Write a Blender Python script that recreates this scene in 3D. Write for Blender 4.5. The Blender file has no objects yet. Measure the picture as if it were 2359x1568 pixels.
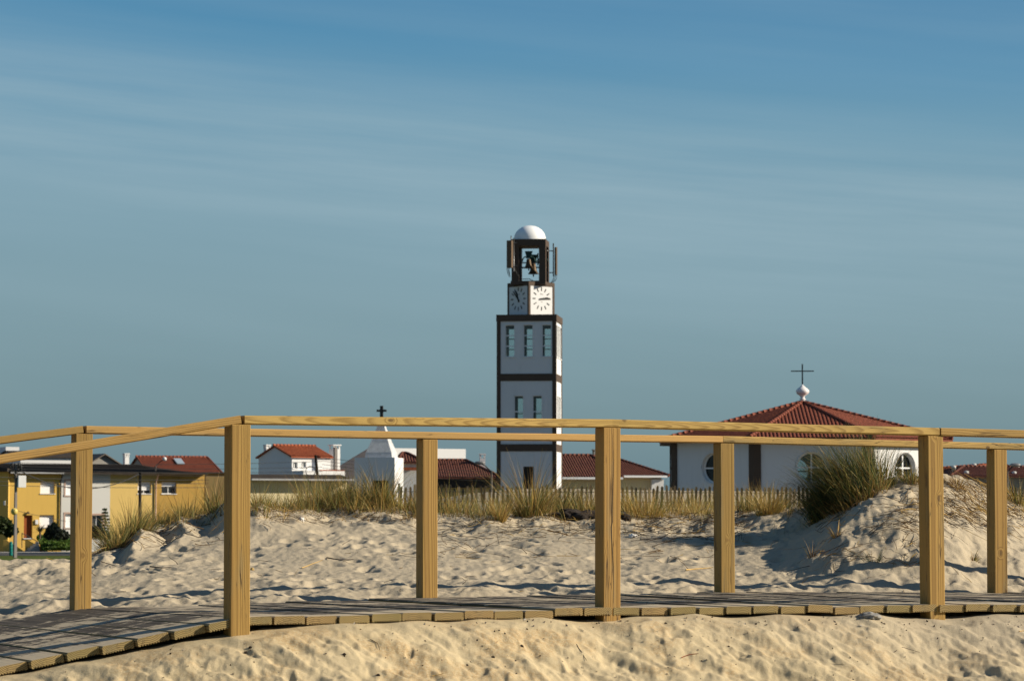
import bpy, bmesh, math, random
import numpy as np
from mathutils import Vector, Matrix
R = math.radians
rng = np.random.default_rng(7)
random.seed(7)
C = bpy.context.scene.collection
sc = bpy.context.scene

# ------------------------------------------------------------------ camera model
F, CX, CY, HOR, EYE = 6300.0, 1179.5, 784.0, 1178.0, 0.453     # focal length and frame in units of a 2359 x 1568 picture
PITCH = math.atan((HOR - CY) / F)
cp, sp = math.cos(PITCH), math.sin(PITCH)
G = -3.3                                                       # level of the town's streets

def W(x, y, D):
    a, b = (x - CX) / F, (CY - y) / F
    dx, dy, dz = a, cp - b * sp, sp + b * cp
    t = D / dy
    return Vector((dx * t, D, EYE + dz * t))

def px_of(X, Y, Z):
    dz = Z - EYE
    d = Y * cp + dz * sp
    return CX + F * X / d, CY - F * (dz * cp - Y * sp) / d

cam = bpy.data.cameras.new('camera'); camo = bpy.data.objects.new('camera', cam); C.objects.link(camo)
camo.location = (0, 0, EYE); camo.rotation_euler = (R(90) + PITCH, 0, 0)
cam.sensor_width = 36; cam.lens = 36 * F / 2359; cam.clip_start = 0.1; cam.clip_end = 20000
cam.dof.use_dof = True; cam.dof.focus_distance = 14.0; cam.dof.aperture_fstop = 14
sc.camera = camo

# ------------------------------------------------------------------ object helpers
def thing(name, label, cat, loc=(0, 0, 0), rotz=0, group=None):
    o = bpy.data.objects.new(name, None); C.objects.link(o)
    o.empty_display_size = 0.2
    o.location = loc; o.rotation_euler = (0, 0, rotz); o['label'] = label; o['category'] = cat
    if group: o['group'] = group
    return o
def tag(o, label, cat, group=None, kind=None):
    o['label'] = label; o['category'] = cat
    if group: o['group'] = group
    if kind: o['kind'] = kind
    return o
def structure(o, kind='structure'):
    o['kind'] = kind; return o

class MB:
    def __init__(s): s.v = []; s.f = []; s.sm = []
    def poly(s, pts, smooth=False):
        n = len(s.v); s.v += [tuple(p) for p in pts]; s.f.append(tuple(range(n, n + len(pts)))); s.sm.append(smooth)
    def box(s, x0, x1, y0, y1, z0, z1):
        p = [(x0,y0,z0),(x1,y0,z0),(x1,y1,z0),(x0,y1,z0),(x0,y0,z1),(x1,y0,z1),(x1,y1,z1),(x0,y1,z1)]
        n = len(s.v); s.v += p
        for f in ((0,3,2,1),(4,5,6,7),(0,1,5,4),(1,2,6,5),(2,3,7,6),(3,0,4,7)):
            s.f.append(tuple(n + i for i in f)); s.sm.append(False)
        return s
    def prism(s, prof, vec):                     # planar profile (3-D points) swept along vec
        n = len(s.v); k = len(prof); vec = Vector(vec)
        s.v += [tuple(Vector(p)) for p in prof] + [tuple(Vector(p) + vec) for p in prof]
        s.f.append(tuple(range(n + k - 1, n - 1, -1))); s.sm.append(False)
        s.f.append(tuple(range(n + k, n + 2 * k))); s.sm.append(False)
        for i in range(k):
            j = (i + 1) % k
            s.f.append((n + i, n + j, n + k + j, n + k + i)); s.sm.append(False)
        return s
    def lathe(s, prof, c=(0, 0, 0), seg=24, cap=True):          # (r, z) pairs
        n = len(s.v); k = len(prof)
        for (r, z) in prof:
            for i in range(seg):
                a = 2 * math.pi * i / seg
                s.v.append((c[0] + r * math.cos(a), c[1] + r * math.sin(a), c[2] + z))
        for j in range(k - 1):
            for i in range(seg):
                i2 = (i + 1) % seg
                s.f.append((n + j*seg + i, n + j*seg + i2, n + (j+1)*seg + i2, n + (j+1)*seg + i)); s.sm.append(True)
        if cap:
            s.f.append(tuple(n + i for i in range(seg - 1, -1, -1))); s.sm.append(False)
            s.f.append(tuple(n + (k-1)*seg + i for i in range(seg))); s.sm.append(False)
        return s
    def tube(s, pts, r, seg=6, r2=None):
        pts = [Vector(p) for p in pts]; n = len(s.v); k = len(pts)
        for j, p in enumerate(pts):
            t = (pts[min(j + 1, k - 1)] - pts[max(j - 1, 0)]).normalized()
            u = t.cross(Vector((0, 0, 1)))
            if u.length < 1e-3: u = t.cross(Vector((1, 0, 0)))
            u.normalize(); w = t.cross(u)
            rr = r if r2 is None else r + (r2 - r) * j / max(1, k - 1)
            for i in range(seg):
                a = 2 * math.pi * i / seg
                s.v.append(tuple(p + (u * math.cos(a) + w * math.sin(a)) * rr))
        for j in range(k - 1):
            for i in range(seg):
                i2 = (i + 1) % seg
                s.f.append((n + j*seg + i, n + j*seg + i2, n + (j+1)*seg + i2, n + (j+1)*seg + i)); s.sm.append(True)
        s.f.append(tuple(n + i for i in range(seg))); s.sm.append(False)
        s.f.append(tuple(n + (k-1)*seg + i for i in range(seg - 1, -1, -1))); s.sm.append(False)
        return s
    def sphere(s, c, r, seg=16, rings=10):
        prof = [(r * math.sin(math.pi * i / rings) + 1e-4, -r * math.cos(math.pi * i / rings)) for i in range(rings + 1)]
        return s.lathe(prof, c, seg)
    def wall(s, x0, x1, z0, z1, y, holes=(), depth=0.2):       # front face at y looking to -y, openings with reveals
        xs = sorted({x0, x1, *[h[0] for h in holes], *[h[1] for h in holes]})
        zs = sorted({z0, z1, *[h[2] for h in holes], *[h[3] for h in holes]})
        for i in range(len(xs) - 1):
            for j in range(len(zs) - 1):
                mx, mz = (xs[i] + xs[i+1]) / 2, (zs[j] + zs[j+1]) / 2
                if any(h[0] < mx < h[1] and h[2] < mz < h[3] for h in holes): continue
                s.poly([(xs[i], y, zs[j]), (xs[i+1], y, zs[j]), (xs[i+1], y, zs[j+1]), (xs[i], y, zs[j+1])])
        for (a, b, c, d) in holes:
            e = y + depth
            s.poly([(a,y,c),(a,y,d),(a,e,d),(a,e,c)]); s.poly([(b,y,c),(b,e,c),(b,e,d),(b,y,d)])
            s.poly([(a,y,c),(a,e,c),(b,e,c),(b,y,c)]); s.poly([(a,y,d),(b,y,d),(b,e,d),(a,e,d)])
        return s
    def xform(s, M, start=0):
        for i in range(start, len(s.v)): s.v[i] = tuple(M @ Vector(s.v[i]))
        return s
    def build(s, name, m, parent=None, loc=None, bevel=0):
        me = bpy.data.meshes.new(name); me.from_pydata(s.v, [], s.f); me.update()
        me.polygons.foreach_set('use_smooth', s.sm)
        if m: me.materials.append(m)
        o = bpy.data.objects.new(name, me); C.objects.link(o)
        if parent: o.parent = parent
        if loc is not None: o.location = loc
        if bevel:
            b = o.modifiers.new('edge', 'BEVEL'); b.width = bevel; b.segments = 2; b.limit_method = 'ANGLE'
        return o

# ------------------------------------------------------------------ materials
def lin(c): return tuple(((v / 255) / 12.92 if v / 255 <= 0.04045 else ((v / 255 + 0.055) / 1.055) ** 2.4) for v in c)
class N:
    def __init__(s, name):
        s.m = bpy.data.materials.new(name); s.m.use_nodes = True
        s.t = s.m.node_tree; s.n = s.t.nodes; s.b = s.n['Principled BSDF']; s.out = s.n['Material Output']
        s.b.inputs['Specular IOR Level'].default_value = 0.3
    def new(s, t, **k):
        n = s.n.new(t)
        for a, v in k.items(): setattr(n, a, v)
        return n
    def put(s, sock, v):
        if isinstance(v, bpy.types.NodeSocket): s.t.links.new(v, sock)
        else:
            try: sock.default_value = v
            except TypeError: sock.default_value = (*v, 1)
            except ValueError: sock.default_value = (*v, 1)
    def math(s, op, a, b=0.0, c=0.0, clamp=False):
        n = s.new('ShaderNodeMath', operation=op, use_clamp=clamp)
        s.put(n.inputs[0], a); s.put(n.inputs[1], b); s.put(n.inputs[2], c); return n.outputs[0]
    def mix(s, f, a, b, mode='MIX'):
        n = s.new('ShaderNodeMix', data_type='RGBA', blend_type=mode)
        s.put(n.inputs[0], f); s.put(n.inputs[6], a); s.put(n.inputs[7], b); return n.outputs[2]
    def noise(s, vec, scale, detail=4, rough=0.55, dist=0.0):
        n = s.new('ShaderNodeTexNoise'); s.put(n.inputs['Vector'], vec)
        n.inputs['Scale'].default_value = scale; n.inputs['Detail'].default_value = detail
        n.inputs['Roughness'].default_value = rough; n.inputs['Distortion'].default_value = dist
        return n.outputs['Fac']
    def ramp(s, f, stops, interp='LINEAR'):
        n = s.new('ShaderNodeValToRGB'); s.put(n.inputs[0], f); cr = n.color_ramp; cr.interpolation = interp
        while len(cr.elements) < len(stops): cr.elements.new(0.5)
        for e, (p, c) in zip(cr.elements, stops):
            e.position = p; e.color = (*c, 1) if len(c) == 3 else c
        return n.outputs[0]
    def step(s, f, a, b):
        n = s.new('ShaderNodeMapRange', interpolation_type='SMOOTHSTEP'); s.put(n.inputs[0], f)
        n.inputs[1].default_value = a; n.inputs[2].default_value = b; return n.outputs[0]
    def coord(s, kind='Object', scale=None, rnd=0.0):
        v = s.new('ShaderNodeTexCoord').outputs[kind]
        if rnd:
            oi = s.new('ShaderNodeObjectInfo').outputs['Random']
            cmb = s.new('ShaderNodeCombineXYZ')
            s.put(cmb.inputs[0], s.math('MULTIPLY', oi, rnd)); s.put(cmb.inputs[1], s.math('MULTIPLY', oi, rnd * 0.37)); s.put(cmb.inputs[2], s.math('MULTIPLY', oi, rnd * 1.7))
            a = s.new('ShaderNodeVectorMath', operation='ADD'); s.put(a.inputs[0], v); s.put(a.inputs[1], cmb.outputs[0]); v = a.outputs[0]
        if scale:
            a = s.new('ShaderNodeVectorMath', operation='MULTIPLY'); s.put(a.inputs[0], v); a.inputs[1].default_value = scale; v = a.outputs[0]
        return v
    def xyz(s, v):
        n = s.new('ShaderNodeSeparateXYZ'); s.put(n.inputs[0], v); return n.outputs
    def bump(s, h, dist=0.01, strength=1.0):
        n = s.new('ShaderNodeBump'); s.put(n.inputs['Height'], h); n.inputs['Distance'].default_value = dist
        n.inputs['Strength'].default_value = strength; s.t.links.new(n.outputs[0], s.b.inputs['Normal'])
    def done(s, col, rough=0.8, spec=None):
        s.put(s.b.inputs['Base Color'], col); s.put(s.b.inputs['Roughness'], rough)
        if spec is not None: s.b.inputs['Specular IOR Level'].default_value = spec
        return s.m

def plain(name, col, rough=0.8, var=0.15, scale=2.0, fine=0.05, bump=0.004, spec=0.25, metal=0.0, streak=0.0):
    s = N(name); v = s.coord()
    n1 = s.noise(v, scale, 5, 0.6); n2 = s.noise(v, scale * 14, 3, 0.6)
    f = s.math('ADD', s.math('MULTIPLY', s.math('SUBTRACT', n1, 0.5), var * 2), s.math('MULTIPLY', s.math('SUBTRACT', n2, 0.5), fine * 2))
    if streak:
        vs = s.coord('Object', (3.0, 3.0, 0.25)); n3 = s.noise(vs, 1.2, 4, 0.6)
        f = s.math('SUBTRACT', f, s.math('MULTIPLY', s.step(n3, 0.5, 0.75), streak))
    f = s.math('ADD', f, 1.0)
    c = s.mix(1.0, col, s.mix(1.0, (1, 1, 1), f, 'MULTIPLY'), 'MULTIPLY')
    if bump: s.bump(n2, bump)
    s.b.inputs['Metallic'].default_value = metal
    return s.done(c, rough, spec)

def wood(name, light, dark, ring=0.0075, weather=None, knots=True):
    s = N(name); o = s.coord('Object', None, 23.0)
    st = s.new('ShaderNodeVectorMath', operation='MULTIPLY'); s.put(st.inputs[0], o); st.inputs[1].default_value = (0.55, 4.0, 4.0)
    warp = s.noise(st.outputs[0], 1.6, 3, 0.5)
    o0 = s.coord('Object'); X, Y, Z = s.xyz(o0)
    oi = s.new('ShaderNodeObjectInfo').outputs['Random']
    r2 = s.math('FRACT', s.math('MULTIPLY', oi, 91.7)); r3 = s.math('FRACT', s.math('MULTIPLY', oi, 37.3))
    cy = s.math('ADD', s.math('MULTIPLY', s.math('SUBTRACT', r2, 0.5), 0.09), s.math('MULTIPLY', s.math('SUBTRACT', warp, 0.5), 0.034 if not weather else 0.02))
    cz = s.math('ADD', s.math('MULTIPLY', r3, -0.06), -0.02)
    dy = s.math('ADD', Y, cy); dz = s.math('ADD', Z, cz)
    rad = s.math('SQRT', s.math('ADD', s.math('MULTIPLY', dy, dy), s.math('MULTIPLY', dz, dz)))
    kn = 0.0
    if knots:
        kv = s.new('ShaderNodeVectorMath', operation='MULTIPLY'); s.put(kv.inputs[0], o); kv.inputs[1].default_value = (4.6, 8.5, 8.5)
        vo = s.new('ShaderNodeTexVoronoi'); s.put(vo.inputs['Vector'], kv.outputs[0]); vo.inputs['Scale'].default_value = 1.0
        d = vo.outputs['Distance']
        rad = s.math('ADD', rad, s.math('MULTIPLY', s.step(d, 0.22, 0.02), 0.008))
        kn = s.step(d, 0.095, 0.06)
    ph = s.math('MULTIPLY', rad, 1 / ring)
    saw = s.math('FRACT', ph)
    late = s.ramp(saw, [(0, (0, 0, 0)), (0.45, (0.12, 0.12, 0.12)), (0.82, (1, 1, 1)), (0.93, (0.7, 0.7, 0.7)), (1, (0, 0, 0))])
    fv = s.new('ShaderNodeVectorMath', operation='MULTIPLY'); s.put(fv.inputs[0], o); fv.inputs[1].default_value = (6, 260, 260)
    fib = s.noise(fv.outputs[0], 1.0, 2, 0.6)
    big = s.noise(st.outputs[0], 0.9, 3, 0.5)
    c = s.mix(s.math('MULTIPLY', late, 0.62 if not weather else 0.95), light, dark)
    c = s.mix(s.math('MULTIPLY', s.math('SUBTRACT', fib, 0.35), 0.55, clamp=True), c, dark)
    c = s.mix(1.0, c, s.mix(big, (0.62, 0.66, 0.60), (1.28, 1.22, 1.14)), 'MULTIPLY')
    mv = s.new('ShaderNodeVectorMath', operation='MULTIPLY'); s.put(mv.inputs[0], o); mv.inputs[1].default_value = (2.2, 14, 14)
    gy = s.noise(mv.outputs[0], 1.0, 4, 0.65)
    c = s.mix(s.math('MULTIPLY', s.step(gy, 0.52, 0.72), 0.45), c, (0.20, 0.17, 0.095))
    ck = s.new('ShaderNodeVectorMath', operation='MULTIPLY'); s.put(ck.inputs[0], o); ck.inputs[1].default_value = (1.6, 42, 42)
    cr_ = s.noise(ck.outputs[0], 1.0, 2, 0.5)
    c = s.mix(s.math('MULTIPLY', s.math('MULTIPLY', s.step(cr_, 0.485, 0.498), s.step(cr_, 0.515, 0.502)), s.step(gy, 0.45, 0.6)), c, (0.07, 0.04, 0.015))
    tint = s.mix(r3, (0.9, 0.95, 0.88), (1.06, 1.0, 0.98))
    c = s.mix(1.0, c, tint, 'MULTIPLY')
    if knots: c = s.mix(s.math('MULTIPLY', kn, 0.8), c, (0.10, 0.055, 0.02))
    hgt = s.math('SUBTRACT', s.math('MULTIPLY', fib, 0.5), s.math('MULTIPLY', late, -0.5))
    rough = 0.75
    if weather:
        nz = s.xyz(s.new('ShaderNodeNewGeometry').outputs['True Normal'])[2]
        up = s.step(nz, 0.5, 0.8)
        sv = s.new('ShaderNodeVectorMath', operation='MULTIPLY'); s.put(sv.inputs[0], o); sv.inputs[1].default_value = (1.5, 60, 60)
        gr = s.noise(sv.outputs[0], 1.0, 3, 0.65)
        wc = s.ramp(gr, [(0.3, (0.024, 0.018, 0.012)), (0.52, (0.075, 0.060, 0.043)), (0.75, (0.15, 0.122, 0.088))])
        wp = s.new('ShaderNodeNewGeometry').outputs['Position']
        pv = s.new('ShaderNodeVectorMath', operation='MULTIPLY'); s.put(pv.inputs[0], wp); pv.inputs[1].default_value = (3.0, 5.0, 5.0)
        dust = s.noise(pv.outputs[0], 0.55, 3, 0.6); pv2 = s.new('ShaderNodeVectorMath', operation='MULTIPLY'); s.put(pv2.inputs[0], wp); pv2.inputs[1].default_value = (9.0, 16.0, 16.0)
        dust2 = s.noise(pv2.outputs[0], 1.0, 6, 0.75)
        edge = s.step(X, -0.50, -1.0)                    # sand gathers along the near ends of the boards
        dsum = s.math('ADD', s.math('ADD', s.math('MULTIPLY', dust, 0.5), s.math('MULTIPLY', dust2, 0.62)), s.math('ADD', s.math('MULTIPLY', gr, 0.22), s.math('MULTIPLY', edge, 0.20)))
        dm = s.step(dsum, 0.665, 0.745)
        wc = s.mix(s.math('MULTIPLY', dm, 0.9), wc, (0.46, 0.38, 0.26))
        c = s.mix(up, s.mix(1.0, c, (0.84, 0.84, 0.86), 'MULTIPLY'), wc)
        rough = 0.85
    s.bump(hgt, 0.0012)
    return s.done(c, rough, 0.25)

M = {}
M['pine'] = wood('pine_timber', (0.405, 0.252, 0.078), (0.15, 0.078, 0.02), ring=0.0038)
M['pine_rail'] = wood('pine_handrail', (0.53, 0.345, 0.125), (0.20, 0.105, 0.03), ring=0.0038)
M['deck'] = wood('weathered_deck', (0.42, 0.31, 0.14), (0.085, 0.055, 0.022), ring=0.0078, weather=True, knots=False)
M['joist'] = plain('joist_timber', (0.16, 0.10, 0.045), 0.9)
M['white'] = plain('white_render', (0.64, 0.635, 0.625), 0.85, 0.035, 0.7, 0.03, 0.006, streak=0.05)
M['white_rough'] = plain('rough_whitewash', (0.66, 0.67, 0.67), 0.9, 0.35, 3.2, 0.25, 0.08)
M['brown'] = plain('brown_paint', (0.075, 0.050, 0.034), 0.7, 0.12, 2.0, 0.06, 0.003)
M['dome'] = plain('dome_white', (0.80, 0.80, 0.78), 0.55, 0.03, 2.0, 0.02, 0.002)
M['black'] = plain('black_paint', (0.012, 0.016, 0.014), 0.6, 0.1)
M['iron'] = plain('dark_iron', (0.035, 0.034, 0.033), 0.55, 0.15)
M['bronze'] = plain('bell_bronze', (0.085, 0.056, 0.03), 0.5, 0.25, 6, 0.1, 0.004, metal=0.35)
M['green'] = plain('green_steel', (0.012, 0.045, 0.04), 0.5, 0.15)
M['antenna'] = plain('brown_antenna', (0.115, 0.075, 0.045), 0.55, 0.06)
M['steel'] = plain('grey_steel', (0.20, 0.20, 0.20), 0.45, 0.1, metal=0.4)
M['yellow'] = plain('yellow_render', (0.56, 0.36, 0.085), 0.88, 0.06, 0.5, 0.03, 0.005, streak=0.06)
M['yellow_pale'] = plain('pale_yellow_render', (0.60, 0.42, 0.14), 0.88, 0.06, 0.5, 0.03, 0.005, streak=0.05)
M['ochre'] = plain('stained_ochre_render', (0.40, 0.245, 0.06), 0.9, 0.12, 0.5, 0.04, 0.005, streak=0.45)
M['tan'] = plain('tan_render', (0.20, 0.145, 0.062), 0.9, 0.15, 0.6)
M['grey_wall'] = plain('pale_grey_render', (0.55, 0.54, 0.50), 0.88, 0.05, 0.5, 0.03)
M['cement'] = plain('bare_cement', (0.25, 0.235, 0.21), 0.95, 0.2, 1.0)
M['cream'] = plain('cream_render', (0.62, 0.52, 0.31), 0.9, 0.08, 0.5)
M['slate'] = plain('dark_fibre_roof', (0.048, 0.040, 0.034), 0.95, 0.35, 1.6, 0.2, 0.02, spec=0.05)
M['greyroof'] = plain('brown_grey_roof', (0.54, 0.42, 0.36), 0.9, 0.15, 0.6)
M['shutter'] = plain('white_shutter', (0.80, 0.80, 0.80), 0.6, 0.02)
M['frame'] = plain('window_frame_white', (0.78, 0.78, 0.77), 0.55, 0.02)
M['pinkstone'] = plain('pink_stone_surround', (0.42, 0.29, 0.23), 0.85)
M['door'] = plain('brown_door', (0.22, 0.058, 0.014), 0.5, 0.15)
M['concrete'] = plain('concrete_pole', (0.20, 0.18, 0.165), 0.9, 0.15, 1.5)
M['tarwood'] = plain('tarred_pole', (0.028, 0.024, 0.021), 0.8, 0.2)
M['globe'] = plain('yellow_globe', (0.60, 0.47, 0.13), 0.35, 0.03)
M['teal'] = plain('teal_plastic', (0.008, 0.19, 0.17), 0.45, 0.05)
M['gutter'] = plain('grey_gutter', (0.34, 0.34, 0.34), 0.6)
M['shade_in'] = plain('interior_shade', (0.045, 0.048, 0.05), 0.9)  # inner walls and floors coloured dark to stand for indoor shade
M['picket'] = plain('weathered_shaded_picket', (0.11, 0.085, 0.052), 0.9, 0.3, 5, 0.2)  # weathered wood, with the shade of its visible side darkened into the colour
M['shell'] = plain('white_shell', (0.75, 0.70, 0.62), 0.5)
M['wrack'] = plain('dark_wrack', (0.06, 0.046, 0.036), 0.95, 0.5, 14, 0.4, 0.02)
M['finial'] = plain('finial_white', (0.72, 0.68, 0.66), 0.4, 0.04)
M['asphalt'] = plain('asphalt', (0.055, 0.055, 0.058), 0.95, 0.2, 0.5)
M['paving'] = plain('pale_paving', (0.33, 0.31, 0.28), 0.9, 0.15, 0.8)
M['town'] = plain('town_earth', (0.17, 0.145, 0.10), 0.95, 0.3, 0.05)
M['verge'] = plain('brown_verge', (0.13, 0.108, 0.09), 0.9)
M['skylight'] = plain('skylight_glass', (0.30, 0.36, 0.40), 0.2, 0.02, spec=0.6)

def roof_tile(name, a, b, c2):
    s = N(name); v = s.coord()
    n1 = s.noise(v, 0.7, 4, 0.6); n2 = s.noise(v, 7.0, 2, 0.6); n3 = s.noise(v, 0.18, 2, 0.5)
    c = s.ramp(n2, [(0.3, a), (0.5, b), (0.72, c2)])
    c = s.mix(1.0, c, s.mix(n1, (0.72, 0.72, 0.74), (1.2, 1.15, 1.1)), 'MULTIPLY')
    return s.done(c, 0.75, 0.25)
M['tile'] = roof_tile('red_clay_tile', (0.105, 0.028, 0.016), (0.185, 0.048, 0.025), (0.26, 0.078, 0.038))
M['tile_orange'] = roof_tile('orange_clay_tile', (0.20, 0.047, 0.019), (0.29, 0.074, 0.03), (0.38, 0.12, 0.05))
M['tile_old'] = roof_tile('old_brown_tile', (0.075, 0.027, 0.018), (0.125, 0.042, 0.027), (0.18, 0.068, 0.042))

def glass_mat():
    s = N('window_glass'); t = s.new('ShaderNodeBsdfTransparent'); t.inputs[0].default_value = (0.84, 0.88, 0.875, 1)
    g = s.new('ShaderNodeBsdfGlossy'); g.inputs['Roughness'].default_value = 0.03
    fr = s.new('ShaderNodeFresnel'); fr.inputs[0].default_value = 1.5
    mx = s.new('ShaderNodeMixShader'); s.t.links.new(fr.outputs[0], mx.inputs[0]); s.t.links.new(t.outputs[0], mx.inputs[1]); s.t.links.new(g.outputs[0], mx.inputs[2])
    s.t.links.new(mx.outputs[0], s.out.inputs[0]); return s.m
M['glass'] = glass_mat()

def dark_glass():
    s = N('dark_window_glass'); s.b.inputs['Specular IOR Level'].default_value = 0.6
    return s.done((0.03, 0.035, 0.04), 0.08)
M['darkglass'] = dark_glass()

def leaf_mat(name):
    s = N(name); a = s.new('ShaderNodeAttribute', attribute_name='Col')
    s.put(s.b.inputs['Base Color'], a.outputs['Color']); s.b.inputs['Roughness'].default_value = 0.6
    s.b.inputs['Specular IOR Level'].default_value = 0.25
    tr = s.new('ShaderNodeBsdfTranslucent'); s.t.links.new(a.outputs['Color'], tr.inputs[0])
    mx = s.new('ShaderNodeMixShader'); mx.inputs[0].default_value = 0.3
    s.t.links.new(s.b.outputs[0], mx.inputs[1]); s.t.links.new(tr.outputs[0], mx.inputs[2]); s.t.links.new(mx.outputs[0], s.out.inputs[0])
    return s.m
M['leaf'] = leaf_mat('leaf_blades')
M['twig'] = plain('dry_twig', (0.13, 0.085, 0.045), 0.9, 0.4, 9)
M['straw'] = plain('pale_straw', (0.50, 0.33, 0.12), 0.8, 0.3, 9)
M['darktwig'] = plain('dark_twig', (0.035, 0.026, 0.02), 0.9, 0.3, 9)
M['bark'] = plain('bark', (0.09, 0.065, 0.045), 0.95, 0.3, 4)

def sand_mat():
    s = N('beach_sand'); p = s.new('ShaderNodeNewGeometry').outputs['Position']
    Y = s.xyz(p)[1]
    n1 = s.noise(p, 1.3, 4, 0.6); n2 = s.noise(p, 260, 2, 0.7); n3 = s.noise(p, 3.2, 4, 0.65); n4 = s.noise(p, 90, 3, 0.7)
    c = s.mix(n1, (0.36, 0.298, 0.205), (0.44, 0.37, 0.262))
    near = s.step(Y, 13.6, 12.2)
    c = s.mix(near, c, s.mix(n1, (0.45, 0.355, 0.205), (0.53, 0.43, 0.265)))
    # patches of coarse orange shell grit
    grit = s.math('MULTIPLY', s.step(n3, 0.46, 0.62), s.step(n4, 0.40, 0.58))
    c = s.mix(s.math('MULTIPLY', s.math('MULTIPLY', grit, near), 0.50), c, (0.40, 0.235, 0.085))
    c = s.mix(s.math('MULTIPLY', s.step(n2, 0.60, 0.72), 0.55), c, (0.20, 0.15, 0.085))
    c = s.mix(s.math('MULTIPLY', s.step(n2, 0.40, 0.30), 0.45), c, (0.78, 0.70, 0.56))
    h = s.math('ADD', s.math('MULTIPLY', n2, 0.5), s.math('MULTIPLY', n4, 0.6))
    s.bump(h, 0.006, 0.8)
    return s.done(c, 0.95, 0.12)
M['sand'] = sand_mat()

def lawn_mat():
    s = N('lawn_grass'); v = s.coord(); n1 = s.noise(v, 0.6, 5, 0.7); n2 = s.noise(v, 6, 4, 0.7)
    c = s.ramp(n1, [(0.3, (0.045, 0.065, 0.012)), (0.55, (0.075, 0.10, 0.018)), (0.75, (0.13, 0.13, 0.03))])
    s.bump(n2, 0.05); return s.done(c, 0.9, 0.1)
M['lawn'] = lawn_mat()

# ------------------------------------------------------------------ light
SUN_EL, SUN_TH = R(26), R(3)                # the sun stands to the right, a touch behind the camera's side
sdir = Vector((math.cos(SUN_EL) * math.cos(SUN_TH), -math.cos(SUN_EL) * math.sin(SUN_TH), math.sin(SUN_EL)))
sun = bpy.data.lights.new('sun', 'SUN'); suno = bpy.data.objects.new('sun', sun); C.objects.link(suno)
sun.energy = 5.0; sun.angle = R(0.53); sun.color = (1.0, 0.90, 0.74)
suno.rotation_euler = (-sdir).to_track_quat('-Z', 'Y').to_euler(); suno.location = (20, -5, 30)
EXPO = 0.55

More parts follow.
